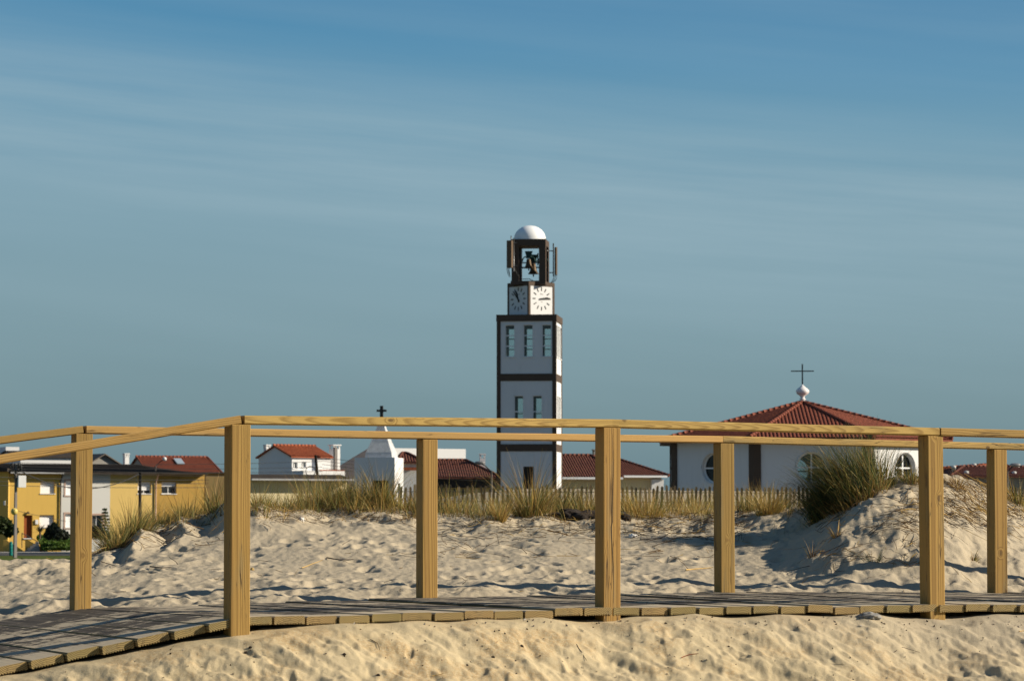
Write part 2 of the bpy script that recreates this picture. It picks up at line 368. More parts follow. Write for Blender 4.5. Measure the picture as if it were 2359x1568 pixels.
def make_world():
    w = bpy.data.worlds.new('World'); sc.world = w; w.use_nodes = True
    t = w.node_tree; n = t.nodes; L = t.links; bg = n['Background']; bg.inputs[1].default_value = 0.1
    def new(tp, **k):
        x = n.new(tp)
        for a, v in k.items(): setattr(x, a, v)
        return x
    def mth(op, a, b=0.0, clamp=False):
        x = new('ShaderNodeMath', operation=op, use_clamp=clamp)
        for i, q in enumerate((a, b)):
            if isinstance(q, bpy.types.NodeSocket): L.new(q, x.inputs[i])
            else: x.inputs[i].default_value = q
        return x.outputs[0]
    def mixc(f, a, b, mode='MIX'):
        x = new('ShaderNodeMix', data_type='RGBA', blend_type=mode)
        for i, q in ((0, f), (6, a), (7, b)):
            if isinstance(q, bpy.types.NodeSocket): L.new(q, x.inputs[i])
            else: x.inputs[i].default_value = q if i == 0 else (*q, 1)
        return x.outputs[2]
    co = new('ShaderNodeTexCoord').outputs['Generated']
    sky = new('ShaderNodeTexSky', sky_type='NISHITA'); sky.sun_disc = False
    sky.sun_elevation = SUN_EL; sky.sun_rotation = R(90) + SUN_TH
    sky.altitude = 0; sky.air_density = 1.0; sky.dust_density = 1.2; sky.ozone_density = 1.5
    xyz = new('ShaderNodeSeparateXYZ'); L.new(co, xyz.inputs[0]); x_, y_, z_ = xyz.outputs
    k = 1 / (0.1 * 2 ** EXPO)
    stops = [(0.0, (101, 128, 139)), (0.035, (113, 142, 151)), (0.075, (123, 154, 166)), (0.11, (119, 155, 171)),
             (0.14, (101, 149, 174)), (0.165, (75, 137, 173)), (0.19, (57, 126, 168)), (0.32, (38, 92, 142)), (1.0, (24, 60, 112))]
    rp = new('ShaderNodeValToRGB'); cr = rp.color_ramp
    while len(cr.elements) < len(stops): cr.elements.new(0.5)
    # cirrus: the bands tilt, so the elevation is warped by azimuth and noise
    az = mth('DIVIDE', x_, mth('ADD', mth('ABSOLUTE', y_), 0.2))
    cmb = new('ShaderNodeCombineXYZ'); L.new(mth('MULTIPLY', az, 1.6), cmb.inputs[0]); L.new(mth('ADD', mth('MULTIPLY', z_, 13.0), mth('MULTIPLY', az, 2.0)), cmb.inputs[1])
    n1 = new('ShaderNodeTexNoise'); L.new(cmb.outputs[0], n1.inputs['Vector']); n1.inputs['Scale'].default_value = 1.1; n1.inputs['Detail'].default_value = 3; n1.inputs['Roughness'].default_value = 0.5; n1.inputs['Distortion'].default_value = 0.4
    cmb2 = new('ShaderNodeCombineXYZ'); L.new(mth('MULTIPLY', az, 6.0), cmb2.inputs[0]); L.new(mth('ADD', mth('MULTIPLY', z_, 90.0), mth('MULTIPLY', az, 9.0)), cmb2.inputs[1])
    n2 = new('ShaderNodeTexNoise'); L.new(cmb2.outputs[0], n2.inputs['Vector']); n2.inputs['Scale'].default_value = 1.0; n2.inputs['Detail'].default_value = 6; n2.inputs['Roughness'].default_value = 0.6
    ze = mth('ADD', mth('ADD', z_, mth('MULTIPLY', az, 0.05)), mth('MULTIPLY', mth('SUBTRACT', n1.outputs[0], 0.5), 0.03))
    zc = mth('ADD', z_, mth('MULTIPLY', mth('SUBTRACT', ze, z_), mth('MULTIPLY', z_, 6.0, True)))
    L.new(zc, rp.inputs[0])
    for e, (p, c) in zip(cr.elements, stops): e.position = p; e.color = (*lin(c), 1)
    band = mth('MULTIPLY', mth('SUBTRACT', n1.outputs[0], 0.38, True), 2.6, True)
    fade = mth('MULTIPLY', mth('MULTIPLY', z_, 10.0, True), 0.50)
    col = mixc(mth('MULTIPLY', mth('MULTIPLY', band, fade), mth('ADD', mth('MULTIPLY', n2.outputs[0], 0.8), 0.4)), rp.outputs[0], lin((156, 182, 194)))
    zv = mth('ADD', mth('ADD', z_, mth('MULTIPLY', az, 0.13)), mth('MULTIPLY', mth('SUBTRACT', n1.outputs[0], 0.5), 0.05))
    dv = mth('DIVIDE', mth('SUBTRACT', zv, 0.122), 0.026)
    ga = mth('POWER', 2.718, mth('MULTIPLY', mth('MULTIPLY', dv, dv), -1.0))
    veil = mth('MULTIPLY', ga, mth('MULTIPLY', mth('SUBTRACT', n2.outputs[0], 0.22), 1.35), True)
    col = mixc(veil, col, lin((150, 177, 189)))
    sc_ = new('ShaderNodeVectorMath', operation='SCALE'); L.new(col, sc_.inputs[0]); sc_.inputs['Scale'].default_value = k
    final = mixc(0.94, sky.outputs[0], sc_.outputs[0])
    L.new(final, bg.inputs[0])
make_world()
sc.view_settings.view_transform = 'Standard'; sc.view_settings.look = 'None'
sc.view_settings.exposure = EXPO; sc.view_settings.gamma = 1.0

# ------------------------------------------------------------------ boardwalk line
def PT(x, yd, yr, D):
    d = W(x, yd, D); r = W(x, yr, D)
    return dict(x=d.x, y=D, deck=d.z, rail=r.z)
NP = [PT(545, 1421, 957.5, 11.8), PT(1400, 1398, 966, 12.67), PT(2148, 1392, 985.5, 13.39)]
FP = [PT(185, 1401, 981, 13.5), PT(983, 1376, 995, 14.34), PT(1669, 1364, 1004.5, 15.18), PT(2298, 1364, 1020, 15.88)]
def ext(p, t, ux, uy, sd, sr): return dict(x=p['x'] + ux * t, y=p['y'] + uy * t, deck=p['deck'] + sd * t, rail=p['rail'] + sr * t)
UL = (0.956, 0.292); UR = (0.94, 0.34)
NP = [ext(NP[0], -3.6, *UL, 0.19, 0.172), ext(NP[0], -1.8, *UL, 0.19, 0.172)] + NP + [ext(NP[2], 1.8, *UR, -0.010, -0.012), ext(NP[2], 3.6, *UR, -0.010, -0.012)]
FP = [ext(FP[0], -3.6, *UL, 0.15, 0.136), ext(FP[0], -1.8, *UL, 0.15, 0.136)] + FP + [ext(FP[3], 1.8, *UR, -0.010, -0.012)]
NARR = np.array([[p['x'], p['y'], p['deck']] for p in NP]); FARR = np.array([[p['x'], p['y'], p['deck']] for p in FP])
def ray_cross(arr, q):                          # where the sight line X/Y = q meets a polyline
    qs = arr[:, 0] / arr[:, 1]
    # exact crossing inside the segment
    q = np.atleast_1d(q); out = np.empty((len(q), 2))
    for i, v in enumerate(q):
        k = int(np.clip(np.searchsorted(qs, v) - 1, 0, len(qs) - 2))
        (x0, y0, z0), (x1, y1, z1) = arr[k], arr[k + 1]
        t = (v * y0 - x0) / ((x1 - x0) - v * (y1 - y0)); t = min(max(t, -0.5), 1.5)
        out[i] = (y0 + t * (y1 - y0), z0 + t * (z1 - z0))
    return out

# ------------------------------------------------------------------ sand terrain
def perlin(x, y, seed):
    r = np.random.default_rng(seed); perm = r.permutation(512); ang = r.random(512) * 2 * np.pi
    gx, gy = np.cos(ang), np.sin(ang)
    xi, yi = np.floor(x).astype(int), np.floor(y).astype(int); fx, fy = x - xi, y - yi
    u = fx * fx * fx * (fx * (fx * 6 - 15) + 10); v = fy * fy * fy * (fy * (fy * 6 - 15) + 10)
    def g(ix, iy, dx, dy):
        h = perm[(perm[ix & 511] + iy) & 511]; return gx[h] * dx + gy[h] * dy
    a = g(xi, yi, fx, fy); b = g(xi + 1, yi, fx - 1, fy); c = g(xi, yi + 1, fx, fy - 1); d = g(xi + 1, yi + 1, fx - 1, fy - 1)
    return ((a + u * (b - a)) + v * ((c + u * (d - c)) - (a + u * (b - a)))) * 1.4
def fbm(x, y, seed, oct=4, gain=0.5):
    s = 0; a = 1; t = 0
    for i in range(oct):
        s = s + a * perlin(x * 2 ** i + 17.3 * i, y * 2 ** i - 9.1 * i, seed + i); t += a; a *= gain
    return s / t

ctl = []
def add(P): ctl.append((P.x / P.y * 15, math.log(P.y) * 8, P.z))
def addq(x, D, z): q = (x - CX) / F; ctl.append((q * 15, math.log(D) * 8, z))
NEAR_Y = {-400: 1600, -150: 1575, 0: 1556, 150: 1528, 300: 1502, 430: 1478, 545: 1463, 610: 1452, 700: 1442, 800: 1432, 950: 1427, 1100: 1423, 1250: 1419, 1400: 1428, 1470: 1418,
          1600: 1411, 1800: 1410, 2000: 1409, 2148: 1424, 2200: 1424, 2290: 1413, 2400: 1412, 2600: 1410, 2900: 1408}
CREST = {-500: (1292, 16.6), -250: (1291, 16.7), -50: (1291, 16.7), 80: (1291, 16.8), 170: (1289, 17.0), 230: (1276, 17.4), 300: (1243, 18.0), 400: (1208, 18.6), 515: (1177, 19.2), 600: (1171, 19.4), 700: (1167, 19.5),
         800: (1164, 19.5), 900: (1171, 19.4), 1000: (1182, 19.3), 1100: (1187, 19.2), 1250: (1184, 19.2), 1400: (1184, 19.2), 1550: (1188, 19.2), 1700: (1184, 19.2), 1800: (1176, 18.9),
         1850: (1171, 18.6), 1900: (1163, 18.3), 1960: (1149, 18.1), 2010: (1128, 18.0), 2060: (1113, 18.0), 2130: (1107, 18.0), 2200: (1112, 18.1), 2280: (1137, 18.3), 2359: (1160, 18.5),
         2450: (1172, 18.8), 2700: (1178, 19.0), 3000: (1180, 19.0)}
for x, y in NEAR_Y.items():
    q = (x - CX) / F; (De, zd), = ray_cross(NARR, q); (Df, zf), = ray_cross(FARR, q)
    p = W(x, y, De - 0.07); p.z -= 0.005; add(p)
    for d, sl in ((0.3, 0.40), (0.62, 0.40), (1.0, 0.36), (2.2, 0.30), (4.5, 0.20), (7.5, 0.15), (9.6, 0.13)): addq(x, De - 0.07 - d, p.z - sl * d)
    addq(x, De + 0.45, min(zd - 0.10, p.z)); addq(x, (De + Df) / 2, (zd + zf) / 2 - 0.12); addq(x, Df - 0.3, zf - 0.10); addq(x, Df + 0.03, zf - 0.035)
for x, (y, Dc) in CREST.items():
    q = (x - CX) / F; (Df, zf), = ray_cross(FARR, q); zf -= 0.03
    c = W(x, y, Dc); add(c)
    for t in (0.22, 0.45, 0.7, 0.87):
        addq(x, Df + 0.06 + (Dc - Df - 0.06) * t, zf + (c.z - zf) * t ** 1.25)
    lf = min(max((x - 560) / 450, 0), 1)        # 0 on the town side, 1 where more dunes follow
    lo = -0.9
    addq(x, Dc + 0.9, c.z - (0.03 if x > 230 else 0.18)); addq(x, Dc + 2.6, c.z - (0.22 if x > 230 else 0.9))
    for D, zl, zr in ((28, -1.3, 0.0), (38, -2.8, 0.08), (50, -3.9, 0.30), (58, -4.0, 0.50), (66, -4.0, 0.66), (78, -4.0, 0.84), (100, -4.0, -3.6)):
        addq(x, D, zl + (zr - zl) * lf)
ctl = np.array(ctl)
def tps_fit(P, z, lam=0.002):
    n = len(P); d = np.linalg.norm(P[:, None] - P[None], axis=2); K = np.where(d > 0, d * d * np.log(d + 1e-12), 0) + lam * np.eye(n)
    A = np.zeros((n + 3, n + 3)); A[:n, :n] = K; A[:n, n] = 1; A[:n, n+1:] = P; A[n, :n] = 1; A[n+1:, :n] = P.T
    return np.linalg.solve(A, np.r_[z, 0, 0, 0])
_w = tps_fit(ctl[:, :2], ctl[:, 2])
CQ = np.linspace(-0.34, 0.34, 260); CD = np.linspace(math.log(1.5), math.log(100), 420)
def _coarse():
    qq, dd = np.meshgrid(CQ * 15, CD * 8); Q = np.c_[qq.ravel(), dd.ravel()]; out = np.empty(len(Q)); n = len(ctl)
    for i in range(0, len(Q), 8000):
        d = np.linalg.norm(Q[i:i+8000, None] - ctl[None, :, :2], axis=2)
        out[i:i+8000] = np.where(d > 0, d * d * np.log(d + 1e-12), 0) @ _w[:n] + _w[n] + Q[i:i+8000] @ _w[n+1:]
    return out.reshape(qq.shape)
CG = _coarse()
def base_h(X, Y):
    X = np.asarray(X, float); Y = np.asarray(Y, float); q = np.clip(X / Y, CQ[0], CQ[-1] - 1e-9); l = np.log(np.clip(Y, 1.51, 99.9))
    a = (q - CQ[0]) / (CQ[1] - CQ[0]); b = (l - CD[0]) / (CD[1] - CD[0])
    i = np.clip(a.astype(int), 0, len(CQ) - 2); j = np.clip(b.astype(int), 0, len(CD) - 2); a = a - i; b = b - j
    return (CG[j, i] * (1-a) + CG[j, i+1] * a) * (1-b) + (CG[j+1, i] * (1-a) + CG[j+1, i+1] * a) * b

Q_IN = np.arange(-0.235, 0.2351, 0.00046)
QV = np.r_[-1.2, -0.9, -0.7, -0.55, -0.45, -0.38, np.arange(-0.33, -0.236, 0.004), Q_IN, np.arange(0.239, 0.331, 0.004), 0.38, 0.45, 0.55, 0.7, 0.9, 1.2]
DV = np.r_[np.linspace(1.5, 9.5, 40), np.arange(9.6, 10.6, 0.04), np.arange(10.6, 13.7, 0.010), np.arange(13.7, 20.5, 0.018), np.geomspace(20.55, 99, 130)]
QQ, DD = np.meshgrid(QV, DV); XX = QQ * DD; YY = DD
nb = ray_cross(NARR, QV)[:, 0]; fb = ray_cross(FARR, QV)[:, 0]
ZZ = base_h(XX, YY)
front = np.clip((nb[None] - 0.03 - YY) / 0.30, 0, 1); back = np.clip((YY - fb[None] - 0.02) / 0.25, 0, 1); mask = front + back
mask = mask * (0.35 + 0.65 * (YY > 0))
fr = (YY < nb[None])
# wind-blown lumps
lump = fbm(XX * 1.5, YY * 0.85, 11, 3) * 0.050
rip = fbm(XX * 3.6 + 0.6 * fbm(XX, YY, 5, 2), YY * 2.0, 31, 3, 0.55)
rip2 = 1 - np.abs(fbm(XX * 5.0, YY * 2.6, 51, 2)) * 2.2
crest_y = np.interp(QV, [(x - CX) / F for x in CREST], [d for _, d in CREST.values()])
rough_crest = fbm(XX * 3.0, YY * 2.6, 43, 4, 0.6) * 0.085 * np.exp(-((YY - crest_y[None] + 0.55) / 0.6) ** 2)
amp = 0.45 + 1.1 * np.clip(fbm(XX * 0.9, YY * 0.7, 123, 2) * 1.3 + 0.5, 0, 1)
xpx = CX + F * QV[None]
bank = 0.15 * np.clip((xpx - 455) / 95, 0, 1) ** 1.5 * np.clip((760 - xpx) / 160, 0, 1) * np.exp(-((YY - 18.35) / 0.55) ** 2)
ZZ = ZZ + bank
flank = 0.155 * np.clip((xpx - 1815 + 60 * fbm(XX * 2, YY * 2, 233, 2)) / 140, 0, 1) ** 1.3 * np.clip((2330 - xpx) / 260, 0, 1) * np.exp(-((YY - 16.95) / 0.72) ** 2)
ZZ = ZZ + flank
per = xpx / 95.0 + 0.35 * fbm(XX * 1.4, YY * 1.6, 201, 2); fu = per - np.floor(per)
saw = 0.075 * (np.where(fu < 0.38, fu / 0.38, 1 - (fu - 0.38) / 0.62) - 0.5)
ZZ = ZZ + saw * np.clip((xpx - 225) / 60, 0, 1) * np.clip((600 - xpx) / 50, 0, 1) * np.exp(-((YY - crest_y[None] + 0.45) / 0.75) ** 4)
edge_rough = fbm(XX * 2.6, YY * 2.2, 211, 4, 0.6) * 0.065 * np.exp(-((YY - fb[None] - 0.75) / 0.6) ** 2)
detail = np.where(fr, 0, edge_rough + lump * 0.62 + (rip * 0.009 + rip2 * 0.002) * amp + fbm(XX * 6.5, YY * 1.8 + XX * 1.1, 33, 3) * 0.011 * amp + rough_crest)
# foreground: slumped sand, streaks running down the slope with little scarps
ua = XX * 0.80 - YY * 0.60; va = XX * 0.60 + YY * 0.80
sl = fbm(ua * 3.2 + 0.7 * fbm(XX * 2, YY * 2, 77, 2), va * 7.0, 71, 3, 0.5)
sc2 = fbm(XX * 4.5, YY * 4.0, 81, 3)
detail = detail + np.where(fr, np.tanh(sl * 4.5) * 0.012 + sc2 * 0.009 + np.maximum(fbm(ua * 1.1, va * 3.4, 141, 3), 0) * 0.050 + np.abs(fbm(XX * 11, YY * 9, 91, 2)) * -0.012, 0)
detail = detail + np.where(fr, np.tanh(fbm(ua * 7, va * 11, 221, 3) * 5) * 0.0038, fbm(XX * 5.5, YY * 4.0, 241, 3, 0.6) * 0.034 * np.clip((xpx - 1790) / 120, 0, 1) * (YY > 15.6))
detail = detail + fbm(XX * 24, YY * 16, 61, 2) * np.where(fr, 0.0065, 0.006)
far_fade = np.clip((95 - YY) / 40, 0, 1)
ZZ = ZZ + detail * mask * far_fade
def pit(cx, cy, rx, ry, dep, rot, rim=0.22):
    q = cx / cy; i0 = np.searchsorted(QV, (cx - 3.2 * max(rx, ry)) / cy); i1 = np.searchsorted(QV, (cx + 3.2 * max(rx, ry)) / cy)
    j0 = np.searchsorted(DV, cy - 3.2 * max(rx, ry)); j1 = np.searchsorted(DV, cy + 3.2 * max(rx, ry))
    if i1 <= i0 or j1 <= j0: return
    sl_ = (slice(j0, j1), slice(i0, i1)); dx = XX[sl_] - cx; dy = YY[sl_] - cy
    a = (dx * math.cos(rot) + dy * math.sin(rot)) / rx; b = (-dx * math.sin(rot) + dy * math.cos(rot)) / ry; r2 = a * a + b * b
    ZZ[sl_] += (-dep * np.exp(-r2 ** 2) + dep * rim * np.exp(-(np.sqrt(r2) - 1.4) ** 2 * 5)) * mask[sl_]
for k in range(560):                          # footprints trodden over the sand behind the walk
    q = rng.uniform(-0.2, 0.2); Y = rng.uniform(13.7, 19.5)
    s_ = rng.uniform(0.7, 1.4)
    pit(q * Y, Y, 0.046 * s_, 0.075 * s_, rng.uniform(0.007, 0.024), rng.uniform(-0.7, 0.7))
for k in range(34):                           # scuffs on the slope in front of the walk
    q = rng.uniform(-0.2, 0.2); (De, _), = ray_cross(NARR, q); Y = De - rng.uniform(0.12, 1.1)
    s_ = rng.uniform(0.5, 1.4)
    pit(q * Y, Y, 0.022 * s_, 0.055 * s_, rng.uniform(0.008, 0.018), rng.normal(0.8, 0.4))
pz = [(NP[2], 0.10, 0.0), (NP[3], 0.09, 0.0), (NP[4], 0.11, 0.0)]
for p, dx, dy in pz: pit(p['x'] + dx, p['y'] - 0.03, 0.09, 0.07, 0.035, 0.3, 0.5)
def ground_z(X, Y):
    j = int(np.clip(np.searchsorted(DV, Y), 1, len(DV) - 1)); i = int(np.clip(np.searchsorted(QV, X / Y), 1, len(QV) - 1))
    return float(ZZ[j, i])
def grid_mesh(name, m):
    nr, nc = XX.shape; v = np.stack([XX, YY, ZZ], -1).reshape(-1, 3).astype(np.float32)
    a = (np.arange(nr - 1)[:, None] * nc + np.arange(nc - 1)[None]).ravel(); f = np.stack([a, a + 1, a + nc + 1, a + nc], 1).astype(np.int32)
    me = bpy.data.meshes.new(name); me.vertices.add(len(v)); me.vertices.foreach_set('co', v.ravel())
    me.loops.add(f.size); me.loops.foreach_set('vertex_index', f.ravel()); me.polygons.add(len(f))
    me.polygons.foreach_set('loop_start', np.arange(0, f.size, 4, dtype=np.int32)); me.polygons.foreach_set('use_smooth', np.ones(len(f), bool))
    me.update(); me.validate(); me.materials.append(m)
    o = bpy.data.objects.new(name, me); C.objects.link(o); return o
structure(grid_mesh('sand', M['sand']))
COLZ = {}
def hit(x, y, dmin=13.6, dmax=62.0):            # the spot on the sand that the picture shows at (x, y)
    q = (x - CX) / F
    Ds = DV[(DV > dmin) & (DV < dmax)]
    i = int(np.clip(np.searchsorted(QV, q), 1, len(QV) - 1)); Zs = ZZ[(DV > dmin) & (DV < dmax), i]
    _, ys = px_of(q * Ds, Ds, Zs)
    k = np.nonzero(ys <= y)[0]; k = k[0] if len(k) else int(np.argmin(ys[Ds < 25]))
    return q * Ds[k], Ds[k], Zs[k]

# ------------------------------------------------------------------ boardwalk
def frame_to(o, a, ydir):                        # local X runs along a, local Y close to ydir
    x = Vector(a).normalized(); y = Vector(ydir); y = (y - x * y.dot(x)).normalized(); z = x.cross(y)
    Mx = Matrix((x, y, z)).transposed().to_4x4(); return Mx
walk = thing('boardwalk', 'weathered plank boardwalk laid across the sand between two wooden railings', 'boardwalk', (NP[2]['x'], NP[2]['y'], 0))
def parented(o, root, Mw):
    o.parent = root; o.matrix_world = Mw
    o.matrix_parent_inverse = Matrix.Identity(4)
    o.matrix_local = Matrix.Translation(-Vector(root.location)) @ Mw if not root.rotation_euler.z else root.matrix_basis.inverted() @ Mw
    return o
def board_profile(w, th):
    h = w / 2; c = 0.006; g = []
    n = 10
    pts = [(-h, -c), (-h + c, 0), (h - c, 0), (h, -c), (h, -th + 0.003), (h - 0.004, -th)]
    sp_ = (w - 0.02) / n
    for i in range(n):
        x = h - 0.01 - i * sp_
        pts += [(x, -th), (x - sp_ * 0.22, -th + 0.006), (x - sp_ * 0.55, -th + 0.006), (x - sp_ * 0.75, -th)]
    pts += [(-h + 0.004, -th), (-h, -th + 0.003)]
    return pts
def poly_at(arr, s):                             # arc position along post line: s = index + fraction
    i = int(np.clip(math.floor(s), 0, len(arr) - 2)); t = s - i
    return Vector(arr[i]) + (Vector(arr[i + 1]) - Vector(arr[i])) * t
# board positions: step by pitch along the near line
segl = [(Vector(NARR[i + 1]) - Vector(NARR[i])).length for i in range(len(NARR) - 1)]
PITCHB = 0.1495
pos = []; s_acc = 0.0; cum = np.r_[0, np.cumsum(segl)]
# fit boards so that a gap is centred on every post
for i in range(len(segl)):
    n = max(1, round(segl[i] / PITCHB))
    for k in range(n): pos.append((i + (k + 0.5) / n, segl[i] / n))
for bi, (s, wd) in enumerate(pos):
    if s >= len(FARR) - 1: continue
    a = poly_at(NARR, s); b = poly_at(FARR, s); ax = (b - a).normalized()
    if s < 1.15: continue
    a = a - ax * (0.045 + rng.normal(0, 0.004)); b = b + ax * (0.05 + rng.normal(0, 0.014))
    L = (b - a).length; mid = (a + b) / 2
    tang = (poly_at(NARR, min(s + 0.05, len(NARR) - 1.001)) - poly_at(NARR, s - 0.05))
    Mx = frame_to(None, ax, -tang); mid = mid + Vector((0, 0, rng.normal(0, 0.0022)))
    w = wd - 0.0085 - abs(rng.normal(0, 0.001)); th = 0.036
    fracpost = abs(s - round(s)) * segl[min(int(s), len(segl) - 1)]
    mb = MB(); prof = [(-L / 2, y, z) for (y, z) in board_profile(w, th)]
    mb.prism(prof, (L, 0, 0))
    tilt = Matrix.Rotation(rng.normal(0, 0.010), 4, 'X') @ Matrix.Rotation(rng.normal(0, 0.0015), 4, 'Z')
    o = mb.build('deck_board', M['deck']); parented(o, walk, Matrix.Translation(mid) @ Mx @ tilt)
for off in (0.22, 1.0, 1.75):                    # joists under the boards
    mb = MB()
    for i in range(1, len(FARR) - 1):
        a0, b0 = Vector(NARR[i]), Vector(FARR[i]); a1, b1 = Vector(NARR[i + 1]), Vector(FARR[i + 1])
        p = a0 + (b0 - a0).normalized() * off - Vector((0, 0, 0.085)); q = a1 + (b1 - a1).normalized() * off - Vector((0, 0, 0.085))
        t = (q - p).normalized(); n_ = Vector((-t.y, t.x, 0)) * 0.025; u_ = Vector((0, 0, 0.045))
        mb.prism([p - n_ - u_, p + n_ - u_, p + n_ + u_, p - n_ + u_], (q - p) * 0.998)
    o = mb.build('joist', M['joist']); parented(o, walk, Matrix.Identity(4))

def make_post(parent, p, yaw, z_top, z_bot, size=0.089):
    L = z_top - z_bot; mb = MB(); h = size / 2; mb.box(-L / 2, L / 2, -h, h, -h, h)
    o = mb.build('post', M['pine'], bevel=0.004)
    u = Vector((math.cos(yaw), math.sin(yaw), 0)); Mx = frame_to(None, (0, 0, 1), u)
    lean = Matrix.Rotation(rng.normal(0, 0.004), 4, 'Y')
    parented(o, parent, Matrix.Translation((p['x'], p['y'], (z_top + z_bot) / 2)) @ lean @ Mx)
    return o
def make_rail(parent, pts, w=0.098, th=0.038, mat='pine_rail', name='handrail'):
    pts = [Vector(p) for p in pts]; a, b = pts[0], pts[-1]; d = (b - a).normalized()
    Mx = frame_to(None, d, Vector((-d.y, d.x, 0))); T = Matrix.Translation((a + b) / 2) @ Mx; Ti = T.inverted()
    c = 0.005; pr = [(-w/2, c), (-w/2 + c, 0), (w/2 - c, 0), (w/2, c), (w/2, th - c), (w/2 - c, th), (-w/2 + c, th), (-w/2, th - c)]
    mb = MB(); n = len(pr); loc = [Ti @ p for p in pts]
    fine = []
    for i in range(len(loc) - 1):
        for k in range(8): fine.append(loc[i].lerp(loc[i + 1], k / 8))
    fine.append(loc[-1])
    for j, p in enumerate(fine):
        wob = math.sin(j * 1.7 + loc[0].x * 3) * 0.0004
        mb.v += [(p.x, p.y + y, p.z + z + wob) for (y, z) in pr]
    for j in range(len(fine) - 1):
        for i in range(n):
            i2 = (i + 1) % n; mb.f.append((j*n + i, j*n + i2, (j+1)*n + i2, (j+1)*n + i)); mb.sm.append(False)
    mb.f.append(tuple(range(n - 1, -1, -1))); mb.sm.append(False)
    k = (len(fine) - 1) * n; mb.f.append(tuple(range(k, k + n))); mb.sm.append(False)
    o = mb.build(name, M[mat]); parented(o, parent, T); return o
TH = 0.038
near_rail = thing('wooden_railing', 'near wooden railing rising straight from the sand in front of the planks', 'railing', (NP[2]['x'], NP[2]['y'] - 0.02, 0))
far_rail = thing('wooden_railing', 'far wooden railing whose posts stand on the back edge of the planks', 'railing', (FP[2]['x'], FP[2]['y'], 0))
yn = [R(18), R(18), R(27), R(25.5), R(25), R(22), R(20)]
for i, p in enumerate(NP):
    if i in (0,): continue
    q = dict(p); make_post(near_rail, q, yn[i], p['rail'] - TH, p['deck'] - 0.55)
yf = [R(18), R(18), R(25), R(25.5), R(23.5), R(21), R(20)]
for i, p in enumerate(FP):
    if i in (0,): continue
    make_post(far_rail, p, yf[i], p['rail'] - TH, p['deck'] - 0.4, 0.087)
def rpts(P, idx, t0=0.0, t1=0.0):
    v = [Vector((P[i]['x'], P[i]['y'], P[i]['rail'] - TH)) for i in idx]
    if t0: v[0] = v[0] + (v[1] - v[0]).normalized() * t0
    if t1: v[-1] = v[-1] + (v[-1] - v[-2]).normalized() * t1
    return v
make_rail(near_rail, rpts(NP, (0, 1, 2), 0, 0.008)); make_rail(near_rail, rpts(NP, (2, 3, 4), 0.014, 0.018)); make_rail(near_rail, rpts(NP, (4, 5, 6), 0.031, 0))
make_rail(far_rail, rpts(FP, (0, 1, 2), 0, 0.002)); make_rail(far_rail, rpts(FP, (2, 3, 4), 0.008, -0.034)); make_rail(far_rail, rpts(FP, (4, 5, 6), -0.026, 0))
# the long drying crack in the middle post
mb = MB(); p = NP[3]; u = Vector((math.cos(yn[3]), math.sin(yn[3]), 0)); nf = Vector((math.sin(yn[3]), -math.cos(yn[3]), 0))
zs = np.linspace(p['rail'] - TH - 0.002, p['deck'] + 0.02, 40); prev = None
for i, z in enumerate(zs):
    t = i / 39; off = 0.0 + 0.010 * t + 0.004 * math.sin(t * 9) - (0.006 if t > 0.55 else 0); wd = 0.0016 * (0.4 + math.sin(math.pi * min(1, t * 1.1)) * 1.0)
    c0 = Vector((p['x'], p['y'], z)) + nf * 0.0455 + u * off
    cur = (c0 - u * wd, c0 + u * wd)
    if prev: mb.poly([prev[0], cur[0], cur[1], prev[1]])
    prev = cur
o = mb.build('crack', M['darktwig']); parented(o, near_rail, Matrix.Identity(4))

# ------------------------------------------------------------------ the town's ground
def sheet(name, x0, x1, y0, y1, z, m, n=1):
    mb = MB(); mb.poly([(x0, y0, z), (x1, y0, z), (x1, y1, z), (x0, y1, z)])
    return structure(mb.build(name, m))
sheet('ground', -4000, 4000, 60, 9000, G, M['town'])
def at(x, y, D): return W(x, y, D)
sheet('lawn', -75, -18, 150, 232.5, G + 0.03, M['lawn'])
sheet('road', -90, 10, 234, 243, G + 0.02, M['asphalt'])
mb = MB(); mb.box(-90, 10, 243.2, 248, G, G + 0.14); structure(mb.build('pavement', M['paving']))

# ------------------------------------------------------------------ building kit
class House:
    """A root at the point (x, D) with local x along the facade; u()/z() turn picture measures into local metres."""
    def __init__(s, name, label, cat, x, D, rot=0.0, group=None, base=None):
        p = W(x, HOR, D); s.D = D; s.x = x; s.rot = rot; s.s = D / F; s.base = G if base is None else base
        s.root = thing(name, label, cat, (p.x, D, s.base), rot, group)
        s.P0 = Vector((p.x, D))
    def u(s, x, y=0.0):                          # local x of the facade point seen at column x (local depth y)
        a = (x - CX) / F; c, n = math.cos(s.rot), math.sin(s.rot)
        # X = P0.x + c*u - n*y ; Y = D + n*u + c*y ; X = a*Y (small pitch correction left out)
        return (a * (s.D + c * y) - s.P0.x + n * y) / (c - a * n)
    def z(s, yd, y=0.0, u=0.0):
        d = s.D + math.sin(s.rot) * u + math.cos(s.rot) * y
        return W(s.x, yd, d).z - s.base
